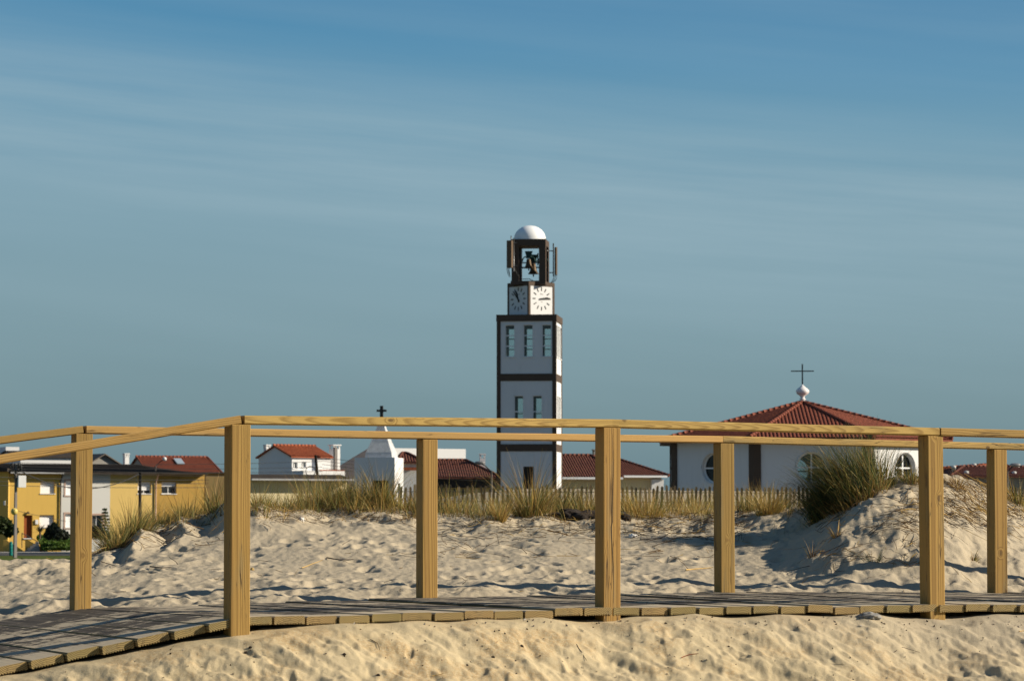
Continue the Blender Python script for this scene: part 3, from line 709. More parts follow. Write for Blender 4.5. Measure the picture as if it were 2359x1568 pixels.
def tiles(mb, poly, colw=0.24, tl=0.40, rad=None):
    """half-round tile courses over a planar polygon; poly[0]->poly[1] is the eave"""
    P = [Vector(p) for p in poly]; e = (P[1] - P[0]); eu = e.normalized(); nrm = eu.cross(P[-1] - P[0]).normalized(); ev = nrm.cross(eu).normalized()
    Q = [((p - P[0]).dot(eu), (p - P[0]).dot(ev)) for p in P]; k = len(Q); rad = rad or colw * 0.40
    u0 = min(q[0] for q in Q); u1 = max(q[0] for q in Q); n = max(1, int((u1 - u0) / colw))
    mb.poly(P)
    for c in range(n):
        u = u0 + (c + 0.5) * (u1 - u0) / n; vs = []
        for i in range(k):
            (a, b), (c2, d) = Q[i], Q[(i + 1) % k]
            if (a - u) * (c2 - u) < 0: vs.append(b + (d - b) * (u - a) / (c2 - a))
        if len(vs) < 2: continue
        v0, v1 = min(vs), max(vs)
        if v1 - v0 < 0.1: continue
        m = max(1, round((v1 - v0) / tl)); rows = []
        for r in range(m):
            for (t, rr) in ((0.0, 1.06), (0.97, 0.88)): rows.append((v0 + (r + t) * (v1 - v0) / m, rad * rr))
        st = len(mb.v)
        for (v, rr) in rows:
            for a in range(6):
                an = math.pi * a / 5
                mb.v.append(tuple(P[0] + eu * (u + rr * math.cos(an)) + ev * v + nrm * (rr * math.sin(an) * 0.62 + 0.01)))
        for r in range(len(rows) - 1):
            for a in range(5):
                i0 = st + r * 6 + a; mb.f.append((i0, i0 + 1, i0 + 7, i0 + 6)); mb.sm.append(True)
def ridge_caps(mb, a, b, r=0.13, tl=0.4):
    a, b = Vector(a), Vector(b); L = (b - a).length; n = max(1, round(L / tl))
    for i in range(n):
        mb.tube([a.lerp(b, i / n), a.lerp(b, (i + 0.97) / n)], r * 1.1, 8, r * 0.9)
def gable_house(H, x0, x1, depth, eave, ridge, wallm, roofm, holes=(), over=0.25, tile=True, gable_front=False, colw=0.24, th=0.12):
    """local box x0..x1, 0..depth; ridge along x (or along y with gable_front). returns wall, roof objects"""
    w = MB(); w.wall(x0, x1, 0, eave, 0, holes)
    w.poly([(x1, 0, 0), (x1, depth, 0), (x1, depth, eave), (x1, 0, eave)]); w.poly([(x0, depth, 0), (x0, 0, 0), (x0, 0, eave), (x0, depth, eave)])
    w.poly([(x1, depth, 0), (x0, depth, 0), (x0, depth, eave), (x1, depth, eave)])
    r = MB(); q = depth / 2; xm = (x0 + x1) / 2
    if gable_front:
        w.poly([(x0, 0, eave), (x1, 0, eave), (xm, 0, ridge)]); w.poly([(x1, depth, eave), (x0, depth, eave), (xm, depth, ridge)])
        dz = (ridge - eave) / (xm - x0) * over
        fL = [(x0 - over, depth + over, eave - dz + th), (x0 - over, -over, eave - dz + th), (xm, -over, ridge + th), (xm, depth + over, ridge + th)]
        fR = [(x1 + over, -over, eave - dz + th), (x1 + over, depth + over, eave - dz + th), (xm, depth + over, ridge + th), (xm, -over, ridge + th)]
        caps = [((xm, -over, ridge + th + 0.03), (xm, depth + over, ridge + th + 0.03))]
    else:
        w.poly([(x1, 0, eave), (x1, depth, eave), (x1, q, ridge)]); w.poly([(x0, depth, eave), (x0, 0, eave), (x0, q, ridge)])
        dz = (ridge - eave) / q * over
        fL = [(x0 - over, -over, eave - dz + th), (x1 + over, -over, eave - dz + th), (x1 + over, q, ridge + th), (x0 - over, q, ridge + th)]
        fR = [(x1 + over, depth + over, eave - dz + th), (x0 - over, depth + over, eave - dz + th), (x0 - over, q, ridge + th), (x1 + over, q, ridge + th)]
        caps = [((x0 - over, q, ridge + th + 0.03), (x1 + over, q, ridge + th + 0.03))]
    for f in (fL, fR):
        if tile: tiles(r, f, colw)
        else: r.poly(f)
        # underside and edges, one slab thick
        P = [Vector(p) for p in f]; Qd = [p - Vector((0, 0, th - 0.01)) for p in P]; k = len(P)
        r.poly(list(reversed(Qd)))
        for i in range(k): r.poly([P[i], Qd[i], Qd[(i + 1) % k], P[(i + 1) % k]])
    for a, b in caps:
        if tile: ridge_caps(r, a, b)
    wo = w.build('wall', wallm, H.root); ro = r.build('roof', roofm, H.root); return wo, ro
def hip_roof(H, x0, x1, y0, y1, eave, rx0, rx1, ry, ridge, roofm, colw=0.24, th=0.12, tile=True, name='roof'):
    r = MB(); A, B, Cc, D = (x0, y0, eave), (x1, y0, eave), (x1, y1, eave), (x0, y1, eave); E, Fp = (rx0, ry, ridge), (rx1, ry, ridge)
    for f in ((A, B, Fp, E), (B, Cc, Fp), (Cc, D, E, Fp), (D, A, E)):
        if tile: tiles(r, f, colw)
        else: r.poly(f)
    for a, b in ((A, B), (B, Cc), (Cc, D), (D, A)):
        a, b = Vector(a), Vector(b); d = Vector((0, 0, th)); r.poly([a - d, b - d, b, a])
    r.poly([(x0, y1, eave - th), (x1, y1, eave - th), (x1, y0, eave - th), (x0, y0, eave - th)])
    if tile:
        for a, b in ((A, E), (B, Fp), (Cc, Fp), (D, E), (E, Fp)): ridge_caps(r, Vector(a) + Vector((0, 0, 0.06)), Vector(b) + Vector((0, 0, 0.06)), 0.12)
    return r.build(name, roofm, H.root)
def window(H, hole, y=0.12, kind='shutter', frac=1.0, mullions=1):
    a, b, c, d = hole; f = MB(); t = 0.05
    f.box(a, a + t, y - 0.03, y + 0.03, c, d); f.box(b - t, b, y - 0.03, y + 0.03, c, d)
    f.box(a + t, b - t, y - 0.03, y + 0.03, c, c + t); f.box(a + t, b - t, y - 0.03, y + 0.03, d - t, d)
    for i in range(mullions):
        x = a + (b - a) * (i + 1) / (mullions + 1); f.box(x - 0.03, x + 0.03, y - 0.025, y + 0.025, c + t, d - t)
    fo = f.build('window', M['frame'], H.root)
    p = MB(); p.box(a + t, b - t, y + 0.0, y + 0.012, c + t, d - t); p.build('pane', M['darkglass'], fo)
    if frac > 0:
        s = MB(); zt = d - (d - c) * frac; n = max(2, int((d - zt) / 0.11)); h = (d - zt) / n
        for i in range(n): s.prism([(a + 0.01, y - 0.05, zt + i*h), (a + 0.01, y - 0.065, zt + i*h + h*0.5), (a + 0.01, y - 0.05, zt + (i+1)*h*0.999 if False else zt + i*h + h), (a + 0.01, y - 0.035, zt + i*h + h), (a + 0.01, y - 0.035, zt + i*h)], (b - a - 0.02, 0, 0))
        s.build('shutter', M['shutter'], fo)
    sl = MB(); sl.box(a - 0.06, b + 0.06, -0.07, y - 0.03, c - 0.07, c - 0.002); sl.build('sill', M['white'], fo)
    return fo
def chimney(parent, x, y, z0, z1, w=0.5, m='white', cap=True):
    c = MB(); c.box(x - w/2, x + w/2, y - w/2, y + w/2, z0, z1); o = c.build('chimney', M[m], parent)
    if cap:
        k = MB(); k.box(x - w*0.62, x + w*0.62, y - w*0.62, y + w*0.62, z1 + 0.30, z1 + 0.40)
        for sx in (-1, 1):
            for sy in (-1, 1): k.box(x + sx*w*0.4 - 0.06, x + sx*w*0.4 + 0.06, y + sy*w*0.4 - 0.06, y + sy*w*0.4 + 0.06, z1 + 0.001, z1 + 0.30)
        k.build('chimney_cap', M[m], o)
    return o

# ------------------------------------------------------------------ clock and bell tower
def build_tower():
    D = 200.0; H = House('bell_tower', 'tall white bell tower banded in dark brown with clock faces and dome', 'bell tower', 1211.0, D, R(-6.8))
    # root at the middle of the front face; centre of plan at local y = w/2
    s = H.s; xl, xr = H.u(1144.0), H.u(1281.5); w = xr - xl; cx = (xl + xr) / 2
    Z = lambda yd: H.z(yd)
    bands = [(Z(739.5), Z(724.3)), (Z(876.9), Z(860.4)), (Z(1038.9), Z(1022.4))]
    pw = w * 0.066; hw = w / 2; t = 0.28
    def sidexf(mb, k, st=0):                     # k quarter turns about the plan's centre
        return mb.xform(Matrix.Translation((cx, hw, 0)) @ Matrix.Rotation(k * math.pi / 2, 4, 'Z') @ Matrix.Translation((-cx, -hw, 0)), st)
    XW = lambda z_: H.u((1900 + .4783 * z_) / 1.7364)
    wt = [(XW(253), XW(330), Z(821.0), Z(748)), (XW(406), XW(483), Z(821.0), Z(748)), (XW(561), XW(637), Z(821.0), Z(748))]
    wm = [(XW(328), XW(404), Z(984), Z(911)), (XW(483), XW(560), Z(984), Z(911))]
    dr = [(XW(403), XW(489), 0.0 + 0.0, Z(1074))]
    zt = bands[0][1]
    for k in range(4):
        mb = MB(); rec = 0.05                     # white panels, a little behind the brown frame
        hs = wt + wm + (dr if k == 0 else [])
        mb.wall(cx - hw + pw*0.6, cx + hw - pw*0.6, 0, zt - 0.25, rec, hs, t)
        # inner leaf
        sidexf(mb, k); mb.build('wall', M['white'], H.root)
        mb = MB(); mb.wall(cx - hw + t, cx + hw - t, 0, zt - 0.25, rec + t + 0.004, hs, 0.002); sidexf(mb, k); mb.build('inner_wall', M['shade_in'], H.root)
        for (a, b, c, d) in wt + wm:
            f = MB(); y = rec + 0.10; tk = 0.035
            f.box(a, a + tk, y, y + 0.05, c, d); f.box(b - tk, b, y, y + 0.05, c, d); f.box(a + tk, b - tk, y, y + 0.05, c, c + tk); f.box(a + tk, b - tk, y, y + 0.05, d - tk, d)
            nb_ = 2 if len(wt) and (a, b, c, d) in wt else 1
            for i in range(nb_):
                z = c + (d - c) * (i + 1) / (nb_ + 1); f.box(a + tk, b - tk, y, y + 0.05, z - 0.035, z + 0.035)
            g = MB(); g.box(a + tk, b - tk, y + 0.02, y + 0.03, c + tk, d - tk)
            fr = MB(); e = 0.07; fr.box(a - e, a, rec - .02, rec + 0.02, c, d); fr.box(b, b + e, rec - .02, rec + 0.02, c, d); fr.box(a - e, b + e, rec - .02, rec + 0.02, d, d + e); fr.box(a - e - 0.05, b + e + 0.05, rec - .05, rec + 0.02, c - 0.07, c)
            sidexf(f, k); sidexf(g, k); sidexf(fr, k)
            fo = f.build('window', M['frame'], H.root); g.build('pane', M['glass'], fo); fr.build('frame', M['white'], fo)
    d = MB(); a, b, c, dd = dr[0]; d.box(a, b, 0.25, 0.30, c, dd); d.build('door', M['tarwood'], H.root)
    fl = MB()
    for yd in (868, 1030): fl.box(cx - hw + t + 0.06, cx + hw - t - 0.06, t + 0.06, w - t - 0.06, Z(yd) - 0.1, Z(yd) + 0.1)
    fl.build('floor', M['shade_in'], H.root)
    b = MB(); e = 0.03
    for sx in (0, 1):
        for sy in (0, 1):
            x0 = cx - hw if sx == 0 else cx + hw - pw; y0 = 0 if sy == 0 else w - pw
            b.box(x0, x0 + pw, y0, y0 + pw, 0, bands[0][0])
    for i, (z0, z1) in enumerate(bands):
        if i == 0: b.box(cx - hw - e, cx + hw + e, -e, w + e, z0, z1)
        else:
            for k in range(4):
                q = MB(); q.box(cx - hw + pw, cx + hw - pw, 0.0, pw * 0.5, z0, z1); sidexf(q, k)
                n = len(b.v); b.v += q.v; b.f += [tuple(i_ + n for i_ in f) for f in q.f]; b.sm += q.sm
    b.build('brown_frame', M['brown'], H.root)
    # clock cube, turned so that an edge faces the picture
    cz0, cz1 = Z(724.2), Z(646.5); cyc = hw; ccx = H.u((1900 + .2806 * 765) / 1.7364 - 0 , hw)
    ccx = H.u((1900 + .2806 * 799) / 1.7364, hw); cw = 2.49
    CM = Matrix.Translation((ccx, cyc, 0)) @ Matrix.Rotation(R(39.5) + R(6.8), 4, 'Z')
    fr = MB(); h = cw / 2; bw = 0.17
    for sx in (-1, 1):
        for sy in (-1, 1): fr.box(min(sx*h, sx*(h-bw)), max(sx*h, sx*(h-bw)), min(sy*h, sy*(h-bw)), max(sy*h, sy*(h-bw)), cz0, cz1 - 0.3)
    fr.box(-h, h, -h, h, cz1 - 0.3, cz1); fr.xform(CM); fr.build('clock_frame', M['brown'], H.root)
    for k in range(4):
        RM = CM @ Matrix.Rotation(k * math.pi / 2, 4, 'Z')
        f = MB(); f.box(-h + bw, h - bw, -h + 0.03, -h + 0.10, cz0, cz1 - 0.3); f.xform(RM); fo = f.build('clock_face', M['white'], H.root)
        mk = MB(); zc = cz0 + (cz1 - cz0) * 0.50; y = -h + 0.03; rr = 0.86
        for i in range(12):
            a = i * math.pi / 6; st = len(mk.v); mk.box(-0.035, 0.035, y - 0.02, y + 0.01, rr - 0.27, rr)
            mk.xform(Matrix.Translation((0, 0, zc)) @ Matrix.Rotation(a, 4, 'Y'), st)
        st = len(mk.v); mk.box(-0.11, 0.15, y - 0.012, y + 0.01, zc + 0.33, zc + 0.36); mk.box(-0.11, -0.08, y - 0.012, y + 0.01, zc + 0.30, zc + 0.40)
        mk.box(-0.07, 0.09, y - 0.012, y + 0.01, zc - 0.23, zc - 0.20)
        mk.xform(RM); mk.build('hour_marks', M['black'], fo)
        for nm, ang, L, wd in ((('hour_hand', -28, 0.62, 0.055), ('minute_hand', -41, 0.86, 0.045)) if k in (0, 2) else (('hour_hand', 82, 0.55, 0.055), ('minute_hand', 87, 0.86, 0.045))):
            pass
        a1, a2 = ((-22, -41) if k in (0, 2) and k != 1 else (80, 86))
        if k == 0: a1, a2 = 80, 86
        if k == 3: a1, a2 = -22, -41
        for nm, ang, L, wd, yy in (('hour_hand', a1, 0.66, 0.055, 0.05), ('minute_hand', a2, 0.84, 0.042, 0.08)):
            hd = MB(); hd.prism([(-wd, y - yy, -0.22), (wd, y - yy, -0.22), (wd, y - yy, L - 0.12), (0, y - yy, L), (-wd, y - yy, L - 0.12)], (0, 0.02, 0))
            hd.xform(RM @ Matrix.Translation((0, 0, zc)) @ Matrix.Rotation(R(ang), 4, 'Y')); hd.build(nm, M['black'], fo)
    # open belfry above
    bz0, bz1 = Z(652.4), Z(547.6); bh = 1.265
    bx = H.u((1900 + .2806 * 792) / 1.7364, hw); T = Matrix.Translation((bx, cyc, 0))
    bl = MB(); p = 0.50; top = 0.48; bot = 0.26
    bl.box(-bh - .06, bh, -bh - .06, bh + .06, bz0, bz0 + bot); bl.box(-bh, bh, -bh, bh, bz1 - top, bz1)
    for sx in (-1, 1):
        for sy in (-1, 1): bl.box(min(sx*bh, sx*(bh-p)), max(sx*bh, sx*(bh-p)), min(sy*bh, sy*(bh-p)), max(sy*bh, sy*(bh-p)), bz0 + bot, bz1 - top)
    bl.xform(T); bl.build('belfry', M['brown'], H.root)
    dm = MB(); prof = []
    for i in range(15):
        a = math.pi / 2 * i / 14; prof.append((1.19 * math.cos(a) + 0.004, 1.12 * math.sin(a) ** 0.92))
    dm.lathe(prof, (bx - 0.05, cyc, bz1 + 0.002), 40, cap=False); dm.build('dome', M['dome'], H.root)
    def bell(x, y, ztop, sc_, name='bell'):
        b = MB(); pr = [(0.05, 0.02), (0.15, 0.0), (0.20, -0.10), (0.215, -0.30), (0.25, -0.50), (0.32, -0.66), (0.40, -0.76), (0.405, -0.80), (0.36, -0.80), (0.05, -0.6)]
        b.lathe([(r_ * sc_, z_ * sc_) for r_, z_ in pr], (bx + x, cyc + y, ztop), 24); o = b.build(name, M['bronze'], H.root)
        c = MB(); c.lathe([(0.03 * sc_, -0.5 * sc_), (0.035 * sc_, -0.86 * sc_), (0.065 * sc_, -0.92 * sc_), (0.02, -1.02 * sc_)], (bx + x, cyc + y, ztop), 10); c.build('clapper', M['iron'], o)
        hs = MB(); z = ztop
        hs.prism([(-0.20, -0.07, 0.04), (0.20, -0.07, 0.04), (0.20, -0.07, 0.26), (0.30, -0.07, 0.60), (-0.30, -0.07, 0.60), (-0.20, -0.07, 0.26)], (0, 0.14, 0))
        for sg in (-1, 1):
            hs.tube([(sg * 0.16, 0, 0.18), (sg * 0.34, 0, 0.14), (sg * 0.46, 0, 0.0), (sg * 0.50, 0, -0.22)], 0.05, 6)
        hs.xform(Matrix.Translation((bx + x, cyc + y, ztop)) @ Matrix.Scale(sc_ * 1.12, 4)); hs.build('headstock', M['green'], o)
    zb = Z(592); bell(-0.06, -0.62, zb, 0.86); bell(0.18, 0.35, zb - 0.25, 0.98); bell(0.95, -0.1, zb - 0.05, 0.70)
    ax = MB(); ax.box(-bh + 0.4, bh - 0.4, -0.67, -0.57, zb - 0.32, zb - 0.24); ax.box(-bh + 0.4, bh - 0.4, 0.30, 0.40, zb - 0.6, zb - 0.5)
    ax.tube([(-0.66, -0.9, bz0 + 0.4), (-0.66, -0.9, bz1 - 0.6)], 0.04); ax.tube([(0.64, -0.8, zb - 0.5), (0.64, -0.8, zb + 0.4)], 0.05)
    ax.xform(T); ax.build('bell_frame', M['iron'], H.root)
    pipe = MB(); pipe.tube([(-0.55, -1.1, bz0 + bot + 0.14), (0.05, -1.1, bz0 + bot + 0.15), (0.3, -1.1, bz0 + bot + 0.02)], 0.03); pipe.xform(T); pipe.build('pipe', M['iron'], H.root)
    def antenna(xa, ya, z0, z1, wd, dp, rot):
        a = MB(); a.box(-wd/2, wd/2, -dp/2, dp/2, z0, z1); a.xform(Matrix.Translation((xa, ya, 0)) @ Matrix.Rotation(rot, 4, 'Z')); o = a.build('antenna', M['antenna'], H.root, bevel=0.02)
        return o
    Zp = lambda zy: Z((840 + .2806 * zy) / 1.7364); X1 = lambda zx, y=hw: H.u((1900 + .2806 * zx) / 1.7364, y)
    o1 = antenna(X1(497, hw - 1.5), hw - 1.5, Zp(812), Zp(418), 0.42, 0.26, R(-24)); o2 = antenna(X1(1155), hw + 0.1, Zp(892), Zp(492), 0.20, 0.14, R(-50))
    m = MB(); m.tube([(X1(515, hw - 1.42), hw - 1.42, Zp(415)), (X1(515, hw - 1.42), hw - 1.42, Zp(350))], 0.04); m.tube([(X1(553, hw - 1.42), hw - 1.42, Zp(860)), (X1(553, hw - 1.42), hw - 1.42, Zp(385))], 0.05)
    m.tube([(X1(553, hw - 1.42), hw - 1.42, Zp(450)), (X1(600, hw - 1.42), hw - 1.42, Zp(450))], 0.03); m.tube([(X1(553, hw - 1.42), hw - 1.42, Zp(780)), (X1(600, hw - 1.42), hw - 1.42, Zp(780))], 0.03); m.build('mast', M['steel'], H.root)
    m = MB(); m.tube([(X1(1118), hw + 0.1, Zp(910)), (X1(1118), hw + 0.1, Zp(435))], 0.05); m.tube([(X1(1118), hw + 0.1, Zp(545)), (X1(1030), hw, Zp(545))], 0.04); m.tube([(X1(1118), hw + 0.1, Zp(858)), (X1(1030), hw, Zp(858))], 0.04); m.build('mast', M['steel'], H.root)
    cb = MB()
    for (x0, zz0, x1, zz1, x2, zz2) in ((455, 815, 460, 900, 500, 945), (470, 815, 475, 880, 505, 930), (490, 815, 480, 860, 500, 900), (1130, 890, 1122, 960, 1085, 1000), (1150, 890, 1140, 980, 1090, 1005), (1165, 890, 1185, 990, 1060, 1008), (560, 790, 585, 890, 640, 950)):
        A, B_, C_ = [Vector((X1(a, hw - 1.5 if x0 < 700 else hw), hw - (1.5 if x0 < 700 else 0.0), Zp(b))) for a, b in ((x0, zz0), (x1, zz1), (x2, zz2))]
        pts = [(A * (1-t)**2 + B_ * 2*t*(1-t) + C_ * t*t) for t in np.linspace(0, 1, 9)]; cb.tube(pts, 0.022, 5)
    cb.build('cable', M['iron'], H.root)
build_tower()

# ------------------------------------------------------------------ octagonal church
def build_church():
    D = 178.5; H = House('church', 'low white octagonal church with red tiled roof and round windows', 'church', 1850.5, D, R(-2.5))
    ap = 8.53; side = 2 * ap * math.tan(math.pi / 8); base = G
    zE = W(1850, 1008.5, D - ap - 0.75).z - G; zA = W(1850.5, 927, D).z - G; zW = zE - 0.02
    hs = side / 2; pw = 0.80; zc = W(1850, 1076, D - ap).z - G; rad = 0.93
    for k in range(8):
        RM = Matrix.Rotation(k * math.pi / 4, 4, 'Z')
        # wall with a round opening: ring of quads out to the rectangle
        w = MB(); n = 48; x0, x1, z0, z1 = -hs + 0.02, hs - 0.02, 0.0, zW
        ring = []; outer = []
        for i in range(n):
            a = 2 * math.pi * (i + 0.5) / n; c, s_ = math.cos(a), math.sin(a); ring.append((rad * c, zc + rad * s_))
            t = min((x1 / c if c > 0 else x0 / c) if abs(c) > 1e-6 else 1e9, ((z1 - zc) / s_ if s_ > 0 else (z0 - zc) / s_) if abs(s_) > 1e-6 else 1e9)
            outer.append((t * c, zc + t * s_))
        def skin(y, flip):
            for i in range(n):
                j = (i + 1) % n; q = [(ring[i][0], y, ring[i][1]), (outer[i][0], y, outer[i][1])]
                # corners
                ax_, az_ = outer[i]; bx_, bz_ = outer[j]
                if abs(ax_ - bx_) > 1e-6 and abs(az_ - bz_) > 1e-6: q.append((x1 if (ax_ > 0) else x0, y, z1 if az_ > zc and bz_ > zc else z0))
                q += [(outer[j][0], y, outer[j][1]), (ring[j][0], y, ring[j][1])]
                w.poly(q[::-1] if flip else q)
        skin(-ap, False)
        for i in range(n):
            j = (i + 1) % n; w.poly([(ring[i][0], -ap, ring[i][1]), (ring[j][0], -ap, ring[j][1]), (ring[j][0], -ap + 0.35, ring[j][1]), (ring[i][0], -ap + 0.35, ring[i][1])], True)
        w.xform(RM); w.build('wall', M['white'], H.root)
        w = MB(); skin(-ap + 0.36, True); w.xform(RM); w.build('inner_wall', M['shade_in'], H.root)
        f = MB(); st = 0.09; y0, y1 = -ap + 0.20, -ap + 0.28
        for i in range(n):
            a0, a1 = 2*math.pi*i/n, 2*math.pi*(i+1)/n; r0, r1 = rad - 0.07, rad + 0.02
            P = lambda a, r_, y: (r_*math.cos(a), y, zc + r_*math.sin(a))
            f.poly([P(a0, r0, y0), P(a0, r1, y0), P(a1, r1, y0), P(a1, r0, y0)]); f.poly([P(a0, r0, y0), P(a1, r0, y0), P(a1, r0, y1), P(a0, r0, y1)])
        f.box(-0.045, 0.045, y0, y1, zc - rad + 0.06, zc + rad - 0.06); f.box(-rad + 0.06, -0.046, y0 + 0.003, y1 - 0.003, zc - 0.045, zc + 0.045); f.box(0.046, rad - 0.06, y0 + 0.003, y1 - 0.003, zc - 0.045, zc + 0.045)
        f.xform(RM); fo = f.build('window', M['frame'], H.root)
        g = MB(); g.lathe([(rad - 0.05, -0.006), (rad - 0.05, 0.006)], (0, 0, 0), 32); g.xform(RM @ Matrix.Translation((0, y0 + 0.04, zc)) @ Matrix.Rotation(math.pi/2, 4, 'X')); g.build('pane', M['glass'], fo)
        # raised moulding round the opening
        r_ = MB(); pts = [((rad + 0.06)*math.cos(2*math.pi*i/32), -ap - 0.01, zc + (rad + 0.06)*math.sin(2*math.pi*i/32)) for i in range(33)]; r_.tube(pts, 0.045, 6); r_.xform(RM); r_.build('surround', M['white'], fo)
        # pilaster on the corner
        p = MB(); q = pw * 0.5; co = Matrix.Rotation(math.pi / 8, 4, 'Z')
        rc = ap / math.cos(math.pi / 8)
        th8 = math.pi / 8; nd = 0.10
        A = [(hs - q, -ap - nd), (hs + nd * math.tan(th8), -ap - nd)]
        Rk = Matrix.Rotation(math.pi / 4, 2); B_ = Rk @ Vector((-hs + q, -ap - nd)); Bi = Rk @ Vector((-hs + q, -ap + 0.1))
        prof = [(A[0][0], A[0][1], 0), (A[1][0], A[1][1], 0), (B_[0], B_[1], 0), (Bi[0], Bi[1], 0), (hs - q, -ap + 0.1, 0)]
        p.prism(prof, (0, 0, zW - 0.01)); p.xform(RM); p.build('pilaster', M['brown'], H.root)
    fl = MB(); fl.prism([((ap - 0.4) / math.cos(math.pi/8) * math.sin(math.pi/8 + i*math.pi/4), (ap - 0.4) / math.cos(math.pi/8) * math.cos(math.pi/8 + i*math.pi/4), 0.02) for i in range(8)], (0, 0, 0.1)); fl.build('floor', M['shade_in'], H.root)
    r = MB(); eo = ap + 0.75; eh = eo * math.tan(math.pi / 8); corners = [Vector((eo / math.cos(math.pi/8) * math.sin(a), -eo / math.cos(math.pi/8) * math.cos(a), zE)) for a in [(-1 + 2*i) * math.pi / 8 for i in range(8)]]
    apex = Vector((0, 0, zA))
    for k in range(8):
        a, b = corners[k], corners[(k + 1) % 8]; tiles(r, [a, b, apex], 0.24, 0.38, 0.105)
        d = Vector((0, 0, 0.16)); r.poly([a - d, b - d, b, a])
        ridge_caps(r, a + Vector((0, 0, 0.09)), apex + Vector((0, 0, 0.06)), 0.125, 0.42)
    r.build('roof', M['tile'], H.root)
    e = MB(); inner = [c * ((ap - 0.2) / eo) for c in corners]
    for k in range(8):
        a, b = corners[k], corners[(k + 1) % 8]; ia, ib = inner[k], inner[(k + 1) % 8]; dz = Vector((0, 0, -0.17))
        ia = Vector((ia.x, ia.y, zE)); ib = Vector((ib.x, ib.y, zE)); e.poly([a + dz, ia + dz, ib + dz, b + dz])
        e.poly([a * 1.003 + dz + Vector((0, 0, 0.0)), b * 1.003 + dz, Vector((b.x * 1.003, b.y * 1.003, zE - 0.03)), Vector((a.x * 1.003, a.y * 1.003, zE - 0.03))]) if False else None
    e.build('eaves', M['brown'], H.root)
    f = MB(); k = D / F * .466 / 1.7364 ; zz = lambda y: (405 - y) * k
    prof = [(0.20, -0.15), (0.24, zz(398)), (0.24, zz(390)), (0.15, zz(384)), (0.26, zz(378)), (0.26, zz(372)), (0.14, zz(366)), (0.19, zz(358)), (0.19, zz(353)), (0.30, zz(346)), (0.60, zz(330)), (0.72, zz(312)), (0.69, zz(298)), (0.50, zz(283)), (0.28, zz(270)), (0.10, zz(257)), (0.03, zz(246))]
    prof = [(r_ * 0.61 if z_ > zz(352) else r_ * 0.8, z_) for r_, z_ in prof]
    f.lathe(prof, (0, 0, zA), 32); fo = f.build('finial', M['finial'], H.root)
    c = MB(); c.box(-0.042, 0.042, -0.042, 0.042, zA + zz(247), zA + zz(73)); c.box(-0.75, -0.043, -0.04, 0.04, zA + zz(139), zA + zz(130)); c.box(0.043, 0.75, -0.04, 0.04, zA + zz(139), zA + zz(130)); c.build('cross', M['iron'], H.root)
build_church()

# ------------------------------------------------------------------ small chapel with a spire
def build_shrine():
    D = 180.0; H = House('chapel', 'small white chapel with a rough pyramid spire carrying a dark cross', 'chapel', 816.0, D, R(-10))
    x1 = H.u(909.5); w = x1; zt = H.z(1053.4)
    m = MB(); dr = (H.u(858), H.u(895), 0.0, H.z(1106)); m.wall(0, w, 0, zt, 0, [dr], 0.3)
    sd = MB(); sd.wall(0, w, 0, zt, 0, [(w*0.36, w*0.62, 0.0, H.z(1112))], 0.4)
    sd.xform(Matrix.Translation((w, 0, 0)) @ Matrix.Rotation(math.pi / 2, 4, 'Z'))
    n = len(m.v); m.v += sd.v; m.f += [tuple(i + n for i in f) for f in sd.f]; m.sm += sd.sm
    m.poly([(0, w, 0), (0, 0, 0), (0, 0, zt), (0, w, zt)]); m.poly([(w, w, 0), (0, w, 0), (0, w, zt), (w, w, zt)])
    m.poly([(0, 0, zt), (w, 0, zt), (w, w, zt), (0, w, zt)]); m.build('wall', M['white'], H.root)
    cx, cy = H.u(868.6) + 0.0, w * 0.5; s = MB(); zz = [zt + 0.002, zt + 0.35, zt + 1.0, H.z(972)]; hw = [0.92, 0.86, 0.60, 0.16]
    for i in range(3):
        for k in range(4):
            a, b = [(-1, -1), (1, -1), (1, 1), (-1, 1)][k], [(-1, -1), (1, -1), (1, 1), (-1, 1)][(k + 1) % 4]
            P = [(cx + a[0]*hw[i], cy + a[1]*hw[i], zz[i]), (cx + b[0]*hw[i], cy + b[1]*hw[i], zz[i]), (cx + b[0]*hw[i+1], cy + b[1]*hw[i+1], zz[i+1]), (cx + a[0]*hw[i+1], cy + a[1]*hw[i+1], zz[i+1])]
            s.poly(P)
    s.poly([(cx - .16, cy - .16, zz[3]), (cx + .16, cy - .16, zz[3]), (cx + .16, cy + .16, zz[3]), (cx - .16, cy + .16, zz[3])])
    so = s.build('spire', M['white_rough'], H.root)
    c = MB(); c.box(cx - 0.10, cx + 0.10, cy - 0.08, cy + 0.08, zz[3], H.z(932.9)); c.box(cx - 0.33, cx - 0.101, cy - 0.07, cy + 0.07, H.z(946.6), H.z(941.6)); c.box(cx + 0.101, cx + 0.33, cy - 0.07, cy + 0.07, H.z(946.6), H.z(941.6))
    c.build('cross', M['iron'], H.root)
    d = MB(); d.box(dr[0] + 0.01, dr[1] - 0.01, 0.26, 0.29, 0.0, dr[3] - 0.01); d.build('door', M['tarwood'], H.root)
build_shrine()

